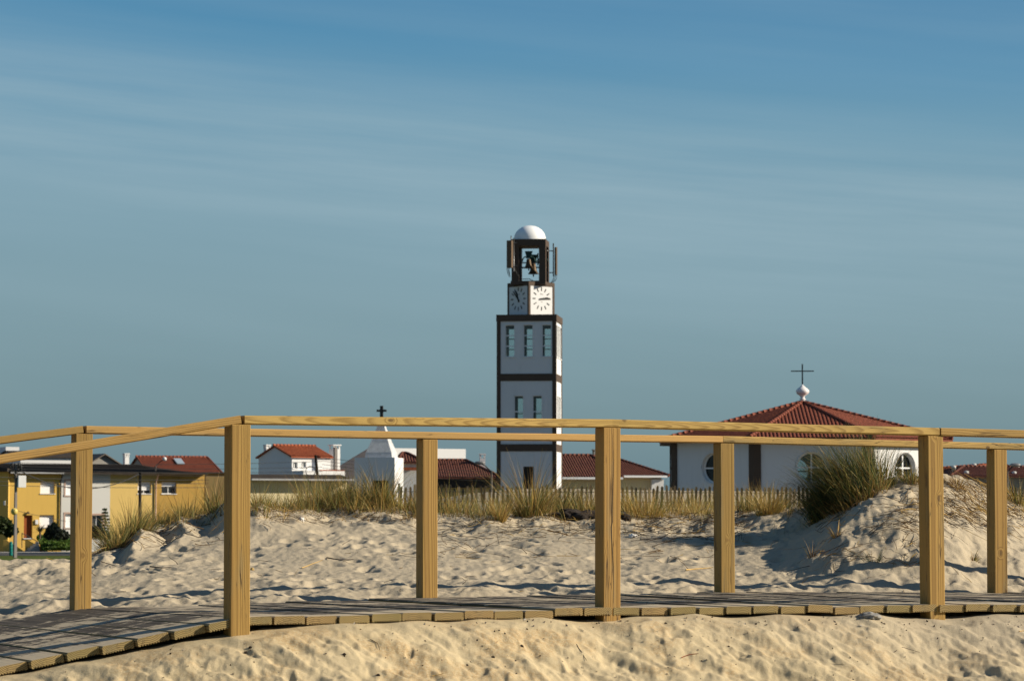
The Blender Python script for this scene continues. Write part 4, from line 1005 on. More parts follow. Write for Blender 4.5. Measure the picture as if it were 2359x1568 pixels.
# ------------------------------------------------------------------ the row of yellow houses
RHO = R(28)
def build_row():
    base = W(19, 1241.5, 255).z; Href = House('row_house', 'yellow two storey row house with brown front door and white shuttered windows', 'house', 19.0, 255.0, RHO, 'row houses under one dark roof', base)
    def part_of(H, x0, x1, wallm, holes, wins, ye=1088.5, roof=True, last=False):
        z = lambda yd, xx: W(xx, yd, 255 + math.sin(RHO) * Href.u(xx)).z - base
        return z
    rooflabel = [
        (19.0, 143.0, 'yellow', None),
        (143.0, 255.0, 'grey_wall', 'pale grey row house with pink window surrounds between two yellow ones'),
        (255.0, 362.0, 'yellow_pale', 'pale yellow row house behind the dark utility pole with one shuttered window'),
        (362.0, 472.0, 'ochre', 'stained ochre end house of the row with a half lowered white shutter')]
    wins = {0: [((94.5, 127.5), (1136, 1108.5), 1.0), ((93.2, 126.8), (1214, 1185.5), 1.0)], 1: [((152.5, 176), (1139.5, 1106.5), 1.0), ((152.5, 176), (1214, 1183), 1.0), ((214, 238), (1222, 1186), 0.0)],
            2: [((318.5, 349.5), (1136.5, 1109.0), 0.72)], 3: [((373.5, 407.5), (1136.5, 1109.5), 0.38)]}
    u0 = 0.0; zE = W(19, 1089.5, 255).z - base; zE2 = W(472, 1089.5, 255 + math.sin(RHO) * Href.u(472)).z - base
    for i, (xa, xb, wm, lab) in enumerate(rooflabel):
        H = Href
        if i:
            H = House('row_house', lab, 'house', 19.0, 255.0, RHO, 'row houses under one dark roof', base)
        ua, ub = Href.u(xa), Href.u(xb); zf = lambda yd, xx: W(xx, yd, 255 + math.sin(RHO) * Href.u(xx)).z - base
        holes = []
        for (wx, wy, fr) in wins[i]: holes.append((Href.u(wx[0]), Href.u(wx[1]), zf(wy[0], wx[0]), zf(wy[1], wx[0])))
        dh = None
        if i == 0: dh = (Href.u(57.6), Href.u(77.0), 0.10, zf(1186, 67))
        w = MB(); depth = 8.0; w.wall(ua, ub, -1.5, zE, 0, holes + ([dh] if dh else []), 0.35)
        w.poly([(ub, 0, -1.5), (ub, depth, -1.5), (ub, depth, zE), (ub, 0, zE)]); w.poly([(ua, depth, -1.5), (ua, 0, -1.5), (ua, 0, zE), (ua, depth, zE)]); w.poly([(ub, depth, -1.5), (ua, depth, -1.5), (ua, depth, zE), (ub, depth, zE)])
        w.build('wall', M[wm], H.root)
        for h, (_, _, fr) in zip(holes, wins[i]):
            fo = window(H, h, 0.30, frac=fr)
            if i == 1:
                s = MB(); a, b, c, d = h; e = 0.16; s.box(a - e, a, -0.03, 0.0, c, d); s.box(b, b + e, -0.03, 0.0, c, d); s.box(a - e, b + e, -0.03, 0.0, d, d + e); s.box(a - e, b + e, -0.05, 0.0, c - e, c); s.build('surround', M['pinkstone'], fo)
        if dh:
            d = MB(); d.box(dh[0], dh[1], 0.28, 0.33, dh[2], dh[3]); do = d.build('door', M['door'], H.root)
            k = MB(); k.sphere((dh[0] + 0.75, 0.25, dh[2] + 1.0), 0.04, 8, 6); k.build('handle', M['steel'], do)
            st = MB(); st.box(dh[0] - 0.05, dh[1] + 0.05, -0.12, 0.34, 0.02, 0.10); st.build('doorstep', M['white'], H.root)
            lm = MB(); lm.sphere((Href.u(66.2), -0.16, zf(1180, 66)), 0.13, 12, 8); lm.build('wall_lamp', M['tan'], H.root)
            bx = MB(); bx.box(Href.u(83.0), Href.u(90), -0.14, -0.001, zf(1206.7, 86), zf(1196.5, 86)); bx.build('letter_box', M['white'], H.root)
        # sloping dark roof with a hanging scalloped edge board
        r = MB(); f = -0.75; zt = zE + 0.42 + (0.30 if i < 3 else 0.28); e2 = 0.02
        zr = zE + 0.98; q = 5.0
        zr_l, zr_r = zr, (zr if i < 3 else zE + 0.25)
        r.poly([(ua + e2, f, zE + 0.14), (ub, f, zE + 0.14), (ub, q, zr_r), (ua + e2, q, zr_l)]); r.poly([(ub, f, zE + 0.02), (ua + e2, f, zE + 0.02), (ua + e2, depth, zE + 0.02), (ub, depth, zE + 0.02)])
        r.poly([(ua + e2, f, zE + 0.02), (ub, f, zE + 0.02), (ub, f, zE + 0.14), (ua + e2, f, zE + 0.14)]); r.poly([(ub, f, zE + 0.02), (ub, depth, zE + 0.02), (ub, q, zr_r), (ub, f, zE + 0.14)])
        r.poly([(ua + e2, depth, zE + 0.02), (ua + e2, f, zE + 0.02), (ua + e2, f, zE + 0.14), (ua + e2, q, zr_l)]); r.poly([(ub, q, zr_r), (ub, depth, zE + 0.02), (ua + e2, depth, zE + 0.02), (ua + e2, q, zr_l)])
        nn = int((ub - ua) / 0.19)
        for k in range(nn): # ridges of the corrugated sheets
            x = ua + e2 + (k + 0.5) * (ub - ua - e2) / nn; tt = (x - ua) / (ub - ua); r.tube([(x, f - 0.01, zE + 0.15), (x, q, zr_l + (zr_r - zr_l) * tt)], 0.045, 4)
        ro = r.build('roof', M['slate'], H.root)
        g = MB(); g.box(ua + 0.03, ub - 0.02, f - 0.14, f - 0.02, zE - 0.02, zE + 0.10); g.build('gutter', M['gutter'] if i == 0 else M['slate'], ro)
        v = MB(); n = int((ub - ua) / 0.36); pr = []
        for k in range(n):
            x = ua + (ub - ua) * k / n; dx = (ub - ua) / n
            v.poly([(x, -0.02, zE), (x, -0.02, zE - 0.42), (x + dx/2, -0.02, zE - 0.62), (x + dx, -0.02, zE - 0.42), (x + dx, -0.02, zE)])
        v.build('edge_board', M[wm], H.root)
        if i in (0, 2):
            p = MB(); x = ub - 0.12; p.tube([(x - 0.0, f - 0.06, zE), (x - 0.02, -0.15, zE - 0.75), (x, -0.12, zE - 1.0), (x, -0.12, -0.2)], 0.075, 8); p.build('downpipe', M['iron' if i == 0 else 'pinkstone'], H.root)
    return Href, base
HR, RB = build_row()
# deeper yellow house standing forward of the row
H = House('house', 'shaded yellow house standing forward of the row beside the concrete pole', 'house', 18.8, 254.7, R(-14))
w = MB(); zE = H.z(1086); xl = H.u(-160); w.prism([(0, 0, 0), (0, 0.25, 0), (xl, 7, 0), (xl, 0, 0)], (0, 0, zE)); w.build('wall', M['yellow'], H.root)
r = MB(); r.prism([(0.1, -0.5, zE + 0.003), (0.1, 0.3, zE + 0.003), (xl, 7, zE + 0.003), (xl, -0.5, zE + 0.003)], (0, 0, 0.3)); r.build('roof', M['slate'], H.root)
m = MB(); m.box(H.u(11.0), H.u(15.0), -0.12, -0.001, H.z(1163), H.z(1153)); m.build('meter_box', M['grey_wall'], H.root)

# houses behind the row
H = House('house', 'white walled house under a long dark roof rising behind the yellow row', 'house', 40.0, 285.0, RHO)
gable_house(H, H.u(48), H.u(226), 9.0, H.z(1053), H.z(1038), M['white'], M['slate'], tile=False, over=0.25)
H = House('house', 'grey cement gable house behind the pale grey row house', 'house', 200.0, 276.0, R(34))
wo, ro = gable_house(H, H.u(196), H.u(282), 3.2, H.z(1073), H.z(1046.5), M['cement'], M['verge'], tile=False, gable_front=True, over=0.4)
chimney(ro, H.u(303), 1.2, H.z(1090), H.z(1051), 0.48)
H = House('house', 'white block of a house showing above the railing beside the concrete pole', 'house', 0.0, 290.0, R(28))
w = MB(); w.box(H.u(14), H.u(45), 0, 2.4, 0, H.z(1028.5)); w.prism([(H.u(45), 0.01, 0), (H.u(52), 0.01, 0), (H.u(52), 0.01, H.z(1046)), (H.u(45), 0.01, H.z(1038))], (0, 2.0, 0)); w.build('wall', M['white'], H.root)
k = MB(); k.box(H.u(-60), H.u(14) - 0.01, 0.1, 3, 0, H.z(1043)); k.build('extension', M['pinkstone'], H.root)
H = House('house', 'red roofed house with a skylight rising behind the ochre end house', 'house', 370.0, 280.0, R(24))
x0, x1 = H.u(345), H.u(505); hip = H
w = MB(); ze = H.z(1087); w.wall(x0, x1, 0, ze, 0, [], 0.1); w.poly([(x0, 8, 0), (x0, 0, 0), (x0, 0, ze), (x0, 8, ze)]); w.poly([(x1, 0, 0), (x1, 8, 0), (x1, 8, ze), (x1, 0, ze)])
w.poly([(x0, 8, ze), (x0, 0, ze), (x0, 4, H.z(1051) )]); w.build('wall', M['cement'], H.root)
r = MB(); rz = H.z(1050); q = 4.0; A, B_, Cc, E, Fp = (x0 - 0.3, -0.3, ze - 0.1), (x1 + 0.3, -0.3, ze - 0.1), (x1 + 0.3, 8.3, ze - 0.1), (x0 - 0.3, q, rz), (H.u(478, q), q, rz)
tiles(r, [A, B_, Fp, E]); tiles(r, [B_, Cc, Fp]); tiles(r, [Cc, (x0 - 0.3, 8.3, ze - 0.1), E, Fp]); ridge_caps(r, E, Fp, 0.15); ridge_caps(r, B_, Fp, 0.13); ro = r.build('roof', M['tile'], H.root)
def on_plane(u, v):                               # point on the front slope
    a, b, e = Vector(A), Vector(B_), Vector(E); return a + (b - a) * u + (e - a) * v
n_ = (Vector(B_) - Vector(A)).cross(Vector(E) - Vector(A)).normalized() * 0.14
k = MB(); k.prism([on_plane(.47, .48) + n_, on_plane(.57, .48) + n_, on_plane(.57, .80) + n_, on_plane(.47, .80) + n_], n_ * 0.6); k.build('skylight', M['skylight'], ro)
# plain tan house end beside the ochre one
H = House('house', 'low plain tan house between the ochre end house and the front railing post', 'house', 472.0, 268.0, R(20))
w = MB(); x1 = H.u(560); w.box(0.05, x1, 0, 6, 0, H.z(1090)); w.build('wall', M['tan'], H.root); r = MB(); r.box(-0.1, x1 + 0.2, -0.2, 6.2, H.z(1090) + 0.002, H.z(1087)); r.build('roof', M['slate'], H.root)

# white house with an orange roof
H = House('house', 'white gabled house with an orange tiled roof and tall white chimney', 'house', 672.0, 250.0, R(38))
L = H.u(762); depth = (89 * H.s) / math.sin(R(38)) * 0.98
ze, zr = H.z(1052), H.z(1027.5)
Xw = lambda x: H.u(x)
hl = [(Xw(676), Xw(686), H.z(1078), H.z(1064.5)), (Xw(695.5), Xw(706), H.z(1075), H.z(1062.5))]
wo, ro = gable_house(H, 0, L, depth, ze, zr, M['white'], M['tile_orange'], hl, over=0.22, colw=0.22)
for h in hl: window(H, h, 0.2, frac=0.0)
chimney(ro, H.u(771, 1.5), 1.5, ze - 1.5, H.z(1031), 0.75); chimney(ro, 0.6, depth - 0.5, ze - 0.3, H.z(1031), 0.45, cap=True)
k = MB(); k.box(H.u(752), H.u(758), -1.4, -1.15, 0, H.z(1029)); k.build('flue', M['concrete'], H.root)
a_ = MB(); a_.box(-0.2, L + 0.1, -2.2, -0.02, 0, H.z(1084)); a_.build('terrace', M['white'], H.root); a_ = MB(); a_.box(H.u(707), L + 0.05, -2.22, -2.0, H.z(1084) + 0.002, H.z(1081.5)); a_.build('parapet_coping', M['tile_orange'], H.root)
# low buildings along the bottom of the town behind the dune grass
H = House('house', 'long low cream house with a dark roof behind the dune grass', 'house', 575.0, 215.0, R(26))
x1 = H.u(800); w = MB(); w.box(0, x1, 0, 5, 0, H.z(1106)); w.build('wall', M['cream'], H.root); r = MB(); r.box(-0.2, x1 + 0.2, -1.0, 5.2, H.z(1106) + 0.002, H.z(1102)); ro = r.build('roof', M['gutter'], H.root)
r = MB(); r.prism([(-0.2, -0.2, H.z(1102) + 0.003), (-0.2, 5.0, H.z(1102) + 0.003), (-0.2, 4.6, H.z(1091)), (-0.2, 1.6, H.z(1091))], (x1 + 0.4, 0, 0)); r.build('roof_slope', M['slate'], ro)
# big hall behind the chapel
H = House('hall', 'large plain hall with a white wall and brown grey gable behind the chapel', 'hall', 850.0, 275.0, R(30))
x1 = H.u(1073); zt = H.z(1031); zl = H.z(1096); dp = 14.0
w = MB(); w.wall(0, x1, 0, zt, 0, [], .1); w.poly([(x1, 0, 0), (x1, dp, 0), (x1, dp, zt), (x1, 0, zt)]); w.poly([(0, 0, zt), (x1, 0, zt), (x1, dp, zt), (8.6, dp, zt)]); w.build('wall', M['white'], H.root)
g = MB(); xl = H.u(742, 4.0); g.prism([(-0.01, 0.05, 0), (-0.01, 0.05, zt), (xl, 4.0, zl), (xl, 4.0, 0)], (4.3, 6.9, 0)); g.build('gable', M['greyroof'], H.root)
# red roofed house left of the tower
H = House('house', 'dark red roofed house with a white chimney just beside the tower', 'house', 1008.0, 240.0, R(6))
xa, xb = H.u(925), H.u(1150); ze, zr = H.z(1099), H.z(1058); w = MB(); w.box(xa, xb, 0, 8, 0, ze - 0.9); w.build('wall', M['yellow_pale'], H.root)
f = MB(); f.box(xa - 0.1, xb + 0.1, -0.25, 8.2, ze - 0.9, ze - 0.13); f.build('fascia', M['slate'], H.root)
ro = hip_roof(H, xa - 0.4, xb + 0.1, -0.5, 8.5, ze, H.u(930, 4), H.u(1073, 4), 4, zr, M['tile_old'], 0.21)
chimney(ro, H.u(1111.5, 3), 3.0, ze + 0.1, H.z(1053), 0.48)
d = MB(); 
for i, xx in enumerate((1021, 1048, 1066)):
    p = Vector((H.u(xx, 2.6), 2.6, ze + (zr - ze) * 0.70)); d.prism([p + Vector((-0.25, 0, 0)), p + Vector((0.25, 0, 0)), p + Vector((0, 0, 0.22))], (0, 0.7, 0))
d.build('roof_vent', M['tile_old'], ro)
H = House('house', 'small red roofed house squeezed between the chapel and the far railing post', 'house', 930.0, 222.0, R(6))
xa, xb = H.u(921), H.u(972); ze, zr = H.z(1064), H.z(1043); w = MB(); w.box(xa, xb, 0, 4, 0, ze - 0.1); w.build('wall', M['white'], H.root); hip_roof(H, xa - 0.2, xb + 0.2, -0.4, 4.4, ze, H.u(926, 2), H.u(938, 2), 2, zr, M['tile_old'], 0.21)
k = MB(); k.box(xa, xb, -0.6, -0.3, H.z(1083), H.z(1076)); k.build('awning', M['tile_orange'], H.root)
# roofs right of the tower
H = House('house', 'brown hip roofed house between the tower and the middle railing post', 'house', 1300.0, 225.0, R(10))
xa, xb = H.u(1262), H.u(1432); ze, zr = H.z(1099), H.z(1046.5); w = MB(); w.box(xa + .4, xb - .4, 0.3, 9, 0, ze - 0.14); w.build('wall', M['cream'], H.root)
hip_roof(H, xa, xb, -0.4, 9.4, ze, H.u(1290, 4.5), H.u(1362, 4.5), 4.5, zr, M['tile_old'], 0.21); f = MB(); f.box(xa, xb, -0.52, -0.41, ze - 0.16, ze + 0.02); f.build('fascia', M['frame'], H.root)
H = House('house', 'wide red roofed house with cream walls reaching towards the church corner', 'house', 1400.0, 245.0, R(14))
xa, xb = H.u(1375), H.u(1538); ze, zr = H.z(1095), H.z(1049); w = MB(); w.box(xa + .4, xb - .5, 0.3, 10, 0, ze - 0.14); w.build('wall', M['cream'], H.root)
ro = hip_roof(H, xa, xb, -0.4, 10.4, ze, H.u(1368, 5), H.u(1405, 5), 5, zr, M['tile_old'], 0.21); f = MB(); f.box(xa, xb - .2, -0.52, -0.41, ze - 0.16, ze + 0.02); f.build('fascia', M['frame'], H.root)
chimney(ro, H.u(1373, 5.5), 5.5, zr - 0.6, H.z(1041.5), 0.55, 'cement')
g = MB(); g.box(H.u(1500), H.u(1528), -0.1, 0.29, 0, H.z(1103)); g.build('garage_door', M['white'], H.root)
an = MB(); b0 = Vector((H.u(1505, 6), 6, 0)); an.tube([(b0.x, 6, H.z(1100)), (b0.x, 6, H.z(1079.5))], 0.03); an.tube([(b0.x - 1.1, 6, H.z(1080)), (b0.x + 0.6, 6, H.z(1080))], 0.025)
for k in range(6): an.tube([(b0.x - 1.0 + k * 0.28, 6, H.z(1081.2)), (b0.x - 1.0 + k * 0.28, 6, H.z(1078.8))], 0.015)
an.build('aerial', M['iron'], ro)
# roofs beyond the mound at the far side
H = House('house', 'red roofed house with white flue pots beyond the sandy mound', 'house', 2200.0, 250.0, R(8))
xa, xb = H.u(2186), H.u(2460); ze, zr = H.z(1096), H.z(1073); w = MB(); w.box(xa + .3, xb - .3, 0.3, 10, 0, ze - 0.14); w.build('wall', M['cement'], H.root)
ro = hip_roof(H, xa, xb, -0.4, 10.4, ze, H.u(2218, 5), H.u(2420, 5), 5, zr, M['tile_old'], 0.21)
for xx, yy, y0 in ((2225, 1087, 1), (2196, 1074, 3), (2243, 1068, 5.2), (2342, 1072, 5), (2335, 1088, 1)):
    c = MB(); c.lathe([(0.17, H.z(yy + 12)), (0.17, H.z(yy + 3)), (0.22, H.z(yy + 3) + 0.01), (0.22, H.z(yy) + 0.10), (0.1, H.z(yy) + 0.14)], (H.u(xx, y0), y0, 0), 12); c.build('flue_pot', M['grey_wall'], ro)
H = House('house', 'orange roof peak standing behind the red roof beyond the mound', 'house', 2270.0, 285.0, R(20))
xa, xb = H.u(2235), H.u(2330); w = MB(); w.box(xa + .3, xb - .3, 0.3, 8, 0, H.z(1077)); w.build('wall', M['cream'], H.root); hip_roof(H, xa, xb, 0, 8, H.z(1077), H.u(2290, 4), H.u(2310, 4), 4, H.z(1066.5), M['tile_orange'], 0.22)

# ------------------------------------------------------------------ grass, plants
class Leaves:
    def __init__(s): s.v = []; s.f = []; s.c = []; s.n = 0
    def blades(s, roots, L, lean, az, bend, width, cols, segs=5, yaw=None, tip=0.12):
        """roots (n,3); L length; lean start tilt; az direction of lean; bend extra tilt at the tip"""
        n = len(roots); t = np.linspace(0, 1, segs + 1); p = np.array(roots, float).copy(); P = [p.copy()]
        for k in range(segs):
            th = lean + bend * ((k + 0.5) / segs) ** 1.4; st = (L / segs)[:, None]
            d = np.stack([np.sin(th) * np.cos(az), np.sin(th) * np.sin(az), np.cos(th)], 1); p = p + d * st; P.append(p.copy())
        P = np.stack(P, 1); yaw = rng.uniform(0, np.pi, n) if yaw is None else yaw
        wv = np.stack([np.cos(yaw), np.sin(yaw), np.zeros(n)], 1)[:, None, :] * (width[:, None] * (1 - (1 - tip) * t[None] ** 1.5))[:, :, None] * 0.5
        V = np.stack([P - wv, P + wv], 2).reshape(n, -1, 3)
        base = s.n + np.arange(n)[:, None] * (2 * (segs + 1)); k = np.arange(segs)[None] * 2
        f = np.stack([base + k, base + k + 1, base + k + 3, base + k + 2], -1).reshape(-1, 4)
        s.v.append(V.reshape(-1, 3)); s.f.append(f); s.c.append(np.repeat(cols, 2 * (segs + 1), axis=0)); s.n += V.shape[0] * V.shape[1]
    def quads(s, cen, size, cols, normal=None, aspect=1.6):
        n = len(cen); a = rng.normal(size=(n, 3)); a /= np.linalg.norm(a, axis=1)[:, None]; b = np.cross(a, rng.normal(size=(n, 3))); b /= np.linalg.norm(b, axis=1)[:, None]
        a = a * (size * aspect * 0.5)[:, None]; b = b * (size * 0.5)[:, None]
        V = np.stack([cen - a, cen - b * 0.9, cen + a, cen + b * 0.9], 1); base = s.n + np.arange(n)[:, None] * 4
        s.v.append(V.reshape(-1, 3)); s.f.append(base + np.arange(4)[None]); s.c.append(np.repeat(cols, 4, axis=0)); s.n += n * 4
    def build(s, name, parent=None, m=None):
        v = np.concatenate(s.v).astype(np.float32); f = np.concatenate(s.f).astype(np.int32); c = np.concatenate(s.c).astype(np.float32)
        me = bpy.data.meshes.new(name); me.vertices.add(len(v)); me.vertices.foreach_set('co', v.ravel()); me.loops.add(f.size); me.loops.foreach_set('vertex_index', f.ravel())
        me.polygons.add(len(f)); me.polygons.foreach_set('loop_start', np.arange(0, f.size, 4, dtype=np.int32)); me.update(); me.validate()
        ca = me.color_attributes.new('Col', 'FLOAT_COLOR', 'POINT'); ca.data.foreach_set('color', np.c_[c, np.ones(len(c))].astype(np.float32).ravel())
        me.materials.append(m or M['leaf']); o = bpy.data.objects.new(name, me); C.objects.link(o)
        if parent: o.parent = parent; o.matrix_parent_inverse = Matrix.Identity(4)
        return o
STRAW = np.array([[0.46, 0.30, 0.075], [0.38, 0.235, 0.055], [0.54, 0.385, 0.13], [0.30, 0.18, 0.05]])
OLIVE = np.array([[0.17, 0.18, 0.045], [0.24, 0.225, 0.06], [0.11, 0.135, 0.035], [0.33, 0.28, 0.08]])
DARK = np.array([[0.036, 0.064, 0.02], [0.058, 0.082, 0.026], [0.026, 0.044, 0.015], [0.09, 0.098, 0.03]])
BROWN = np.array([[0.20, 0.115, 0.035], [0.13, 0.075, 0.03], [0.27, 0.16, 0.05]])
def pick(n, *sets_w):
    w = np.array([b for _, b in sets_w], float); w /= w.sum(); k = rng.choice(len(sets_w), n, p=w); out = np.empty((n, 3))
    for i, (S, _) in enumerate(sets_w):
        m_ = k == i; out[m_] = S[rng.integers(0, len(S), m_.sum())]
    return out * rng.uniform(0.75, 1.25, (n, 1))
def ztop(X, Y):
    return np.array([ground_z(a, b) for a, b in zip(X, Y)])
def tuft(lv, X, Y, n, h, spread, cols, lean=0.10, wind=0.35, wdir=math.pi, width=0.0034, bend=0.9, fan=0.55, z=None):
    """n blades growing out of one crown; wind tips them towards wdir"""
    r = spread * np.sqrt(rng.random(n)); a = rng.uniform(0, 2 * np.pi, n); x = X + r * np.cos(a); y = Y + r * np.sin(a) * 0.9
    zz = ztop(x, y) - 0.02 if z is None else np.full(n, z)
    fx = np.cos(a) * (r / max(spread, 1e-6)) * fan + math.cos(wdir) * wind * rng.uniform(0.2, 1.3, n) + rng.normal(0, 0.12, n)
    fy = np.sin(a) * (r / max(spread, 1e-6)) * fan + math.sin(wdir) * wind * rng.uniform(0.2, 1.3, n) + rng.normal(0, 0.12, n)
    az = np.arctan2(fy, fx); mg = np.hypot(fx, fy)
    L = h * (0.28 + 0.9 * rng.random(n) ** 1.3); le = lean + mg * 0.55; be = bend * mg * rng.uniform(0.4, 1.5, n) + rng.exponential(0.18, n)
    lv.blades(np.stack([x, y, zz], 1), L, le, az, be, width * rng.uniform(0.6, 1.35, n), cols(n))
def px2m(D): return D / F
def grass_thing(label, x, yb, yt, D=None, n=500, w_px=60, cols=None, name='grass_tuft', cat='grass tuft', group='marram grass tufts on the dune', **k):
    if D is None: X, Y, Z = hit(x, yb)
    else: q = (x - CX) / F; X, Y = q * D, D; Z = ground_z(X, Y)
    h = (yb - yt) * px2m(Y); o = thing(name, label, cat, (X, Y, Z), 0, group); lv = Leaves()
    tuft(lv, X, Y, n, h * 1.12, w_px * px2m(Y) * 0.5, cols, **k)
    b = lv.build('blades'); b.parent = o; b.matrix_parent_inverse = Matrix.Translation(-Vector((X, Y, Z)))
    return o
cs = lambda n: pick(n, (STRAW, 5), (OLIVE, 4), (BROWN, 3), (DARK, 2))
cg = lambda n: pick(n, (OLIVE, 5), (STRAW, 5), (BROWN, 2), (DARK, 3))
cd = lambda n: pick(n, (DARK, 6), (OLIVE, 3), (STRAW, 1), (BROWN, 1))
cy = lambda n: pick(n, (STRAW, 7), (OLIVE, 2))
cb = lambda n: pick(n, (STRAW, 2), (BROWN, 5))
# the large windswept clump on the mound: several crowns
X, Y, Z = hit(1972, 1156); o = thing('grass_clump', 'largest dark green marram clump, windswept on the flank of the sandy mound', 'grass clump', (X, Y, Z), 0); lv = Leaves()
HS = 0.84
for (dx, dy, n, h, spr, wi) in ((0, 0, 900, .52, .15, .62), (-.10, .05, 700, .48, .13, .85), (.07, .08, 520, .44, .11, .40), (-.15, .03, 720, .52, .11, .72), (-.10, .06, 520, .56, .10, .85), (.02, -.10, 520, .40, .14, .8), (.14, .02, 320, .40, .11, .10), (-.20, .04, 460, .47, .10, .75), (.0, .12, 560, .56, .13, .55)):
    tuft(lv, X + dx, Y + dy, n, h * HS, spr, cd, wind=wi * 1.1, lean=.0, width=0.0038, bend=1.25, fan=0.45)
tuft(lv, X + .03, Y - .06, 200, .42, .17, cs, wind=.6, width=.0032, fan=.6); tuft(lv, X - .02, Y - .14, 260, .20, .20, cb, wind=.3, width=.004, fan=.9)
b = lv.build('blades'); b.parent = o; b.matrix_parent_inverse = Matrix.Translation(-Vector((X, Y, Z)))
T_ = [  # label, x, base y, top y, blades, width, colours, options
 ('tall straw and green tuft rising in front of the bell tower base', 1222, 1187, 1052, 520, 66, cs, dict(fan=.85, wind=.05, bend=1.0)),
 ('green tuft with arching blades in front of the chapel door', 878, 1168, 1062, 330, 40, cg, dict(fan=.7, wind=.05)),
 ('dense olive clump at the low end of the dune beside the yellow houses', 300, 1228, 1142, 700, 90, cg, dict(fan=.8, wind=-.05)),
 ('shaggy clump hanging over the steep sand beside the pale grey house', 262, 1256, 1180, 420, 44, cg, dict(fan=.9, wind=.5)),
 ('thin upright straw stems beside the near corner post', 491, 1168, 1078, 70, 22, cs, dict(fan=.35, wind=0, width=.005)),
 ('bent yellow tuft lying over the sand beside the near corner post', 632, 1172, 1128, 240, 36, cy, dict(wind=1.6, fan=.4, bend=1.3, width=.006)),
 ('green tuft with a spiky head below the white chimney', 772, 1160, 1085, 240, 42, cg, dict(fan=.7, wind=0)),
 ('bright straw tuft standing alone on bare sand left of the bell tower', 1152, 1202, 1132, 200, 18, cy, dict(fan=.6, wind=-.15)),
 ('pale tuft beside the far post nearest the chapel', 1044, 1180, 1120, 150, 34, cs, dict(fan=.6, wind=0)),
 ('slanting straw tuft leaning away from the bell tower', 1296, 1184, 1100, 320, 50, cs, dict(fan=.5, wind=-.55)),
 ('wide pale tuft directly behind the cracked middle post', 1352, 1184, 1112, 240, 56, cs, dict(fan=.7, wind=-.2)),
 ('broad golden clump in front of the picket fence below the church corner', 1490, 1190, 1122, 380, 90, cy, dict(fan=.6, wind=0)),
 ('golden green clump beside the far post below the church pilaster', 1772, 1183, 1106, 460, 56, cy, dict(fan=.7, wind=-.1)),
 ('thin green tuft between the far post and the golden clump', 1722, 1178, 1112, 220, 40, cs, dict(fan=.6, wind=0)),
 ('olive tuft on the crest of the mound in front of the round window', 2098, 1112, 1066, 300, 40, cg, dict(fan=.9, wind=.2)),
 ('tangled brown tuft lying on the mound crest behind the near post', 2200, 1118, 1078, 320, 40, cb, dict(fan=1.2, wind=.3, bend=1.2)),
 ('green tuft at the picture edge over the short run of pickets', 2350, 1162, 1098, 320, 60, cg, dict(fan=.9, wind=-.2)),
 ('sparse brown sprig low on the shaded flank of the mound', 1868, 1282, 1236, 24, 10, cb, dict(fan=.6, wind=0, width=.005)),
 ('brown two stemmed sprig below the dark green clump', 1925, 1236, 1196, 30, 12, cb, dict(fan=.7, wind=.3, width=.006)),
 ('thin green sprig half way down the mound', 2010, 1290, 1240, 40, 34, cg, dict(fan=1.0, wind=.1)),
 ('small leafy sprig on the sand between the two end posts', 2238, 1290, 1258, 40, 14, cg, dict(fan=1.2, wind=0, width=.006)),
 ('brown dried sprig on the sand left of the near corner post', 648, 1200, 1172, 40, 24, cb, dict(fan=1.0, wind=.2)),
]
for (lab, x, yb, yt, n, w, cc, kw) in T_: grass_thing(lab, x, yb, yt, None, n, w, cc, **kw)
# the rest of the dune grass reads as one growth
lv = Leaves()
def scatter(x0, x1, yb0, yb1, k, hpx, n0, cols, **kw):
    for i in range(k):
        x = rng.uniform(x0, x1); t = (x - x0) / (x1 - x0); yb = yb0 + (yb1 - yb0) * t + rng.normal(0, 5); X, Y, Z = hit(x, yb)
        Y = Y + abs(rng.normal(0, 0.35)); X = (x - CX) / F * Y
        dn = float(perlin(np.array([x / 38.0]), np.array([3.3]), 301)[0])
        if dn < -0.05 and rng.random() < 0.62: continue
        h = hpx * rng.uniform(0.4, 1.1) * (0.85 + 0.75 * dn) * px2m(Y); tuft(lv, X, Y, int(n0 * rng.uniform(0.3, 1.25)), h * 1.08, rng.uniform(.03, .11), cols, **kw)
scatter(225, 330, 1262, 1225, 16, 60, 50, cg, fan=.9, wind=.3)
scatter(320, 520, 1216, 1172, 80, 70, 46, cg, fan=.7, wind=.05); scatter(330, 520, 1216, 1172, 22, 40, 30, cs, fan=.8, wind=.1)
scatter(575, 925, 1176, 1166, 150, 88, 40, cg, fan=.55, wind=.0); scatter(575, 960, 1184, 1176, 120, 60, 38, cs, fan=.8, wind=.1); scatter(575, 950, 1182, 1172, 110, 26, 50, cb, fan=1.1, wind=.2)
scatter(925, 1160, 1184, 1190, 84, 68, 30, cs, fan=.5, wind=0); scatter(925, 1160, 1182, 1190, 34, 70, 26, cg, fan=.5, wind=0); scatter(925, 1400, 1186, 1190, 70, 24, 36, cb, fan=1.0, wind=.1)
scatter(1160, 1380, 1188, 1184, 56, 62, 36, cs, fan=.6, wind=-.1); scatter(1160, 1380, 1186, 1184, 24, 72, 26, cg, fan=.6, wind=-.1)
scatter(1420, 1660, 1188, 1190, 54, 56, 30, cy, fan=.5, wind=0); scatter(1420, 1660, 1186, 1186, 26, 66, 22, cg, fan=.5, wind=0)
scatter(1690, 1850, 1182, 1180, 30, 48, 28, cs, fan=.6, wind=0)
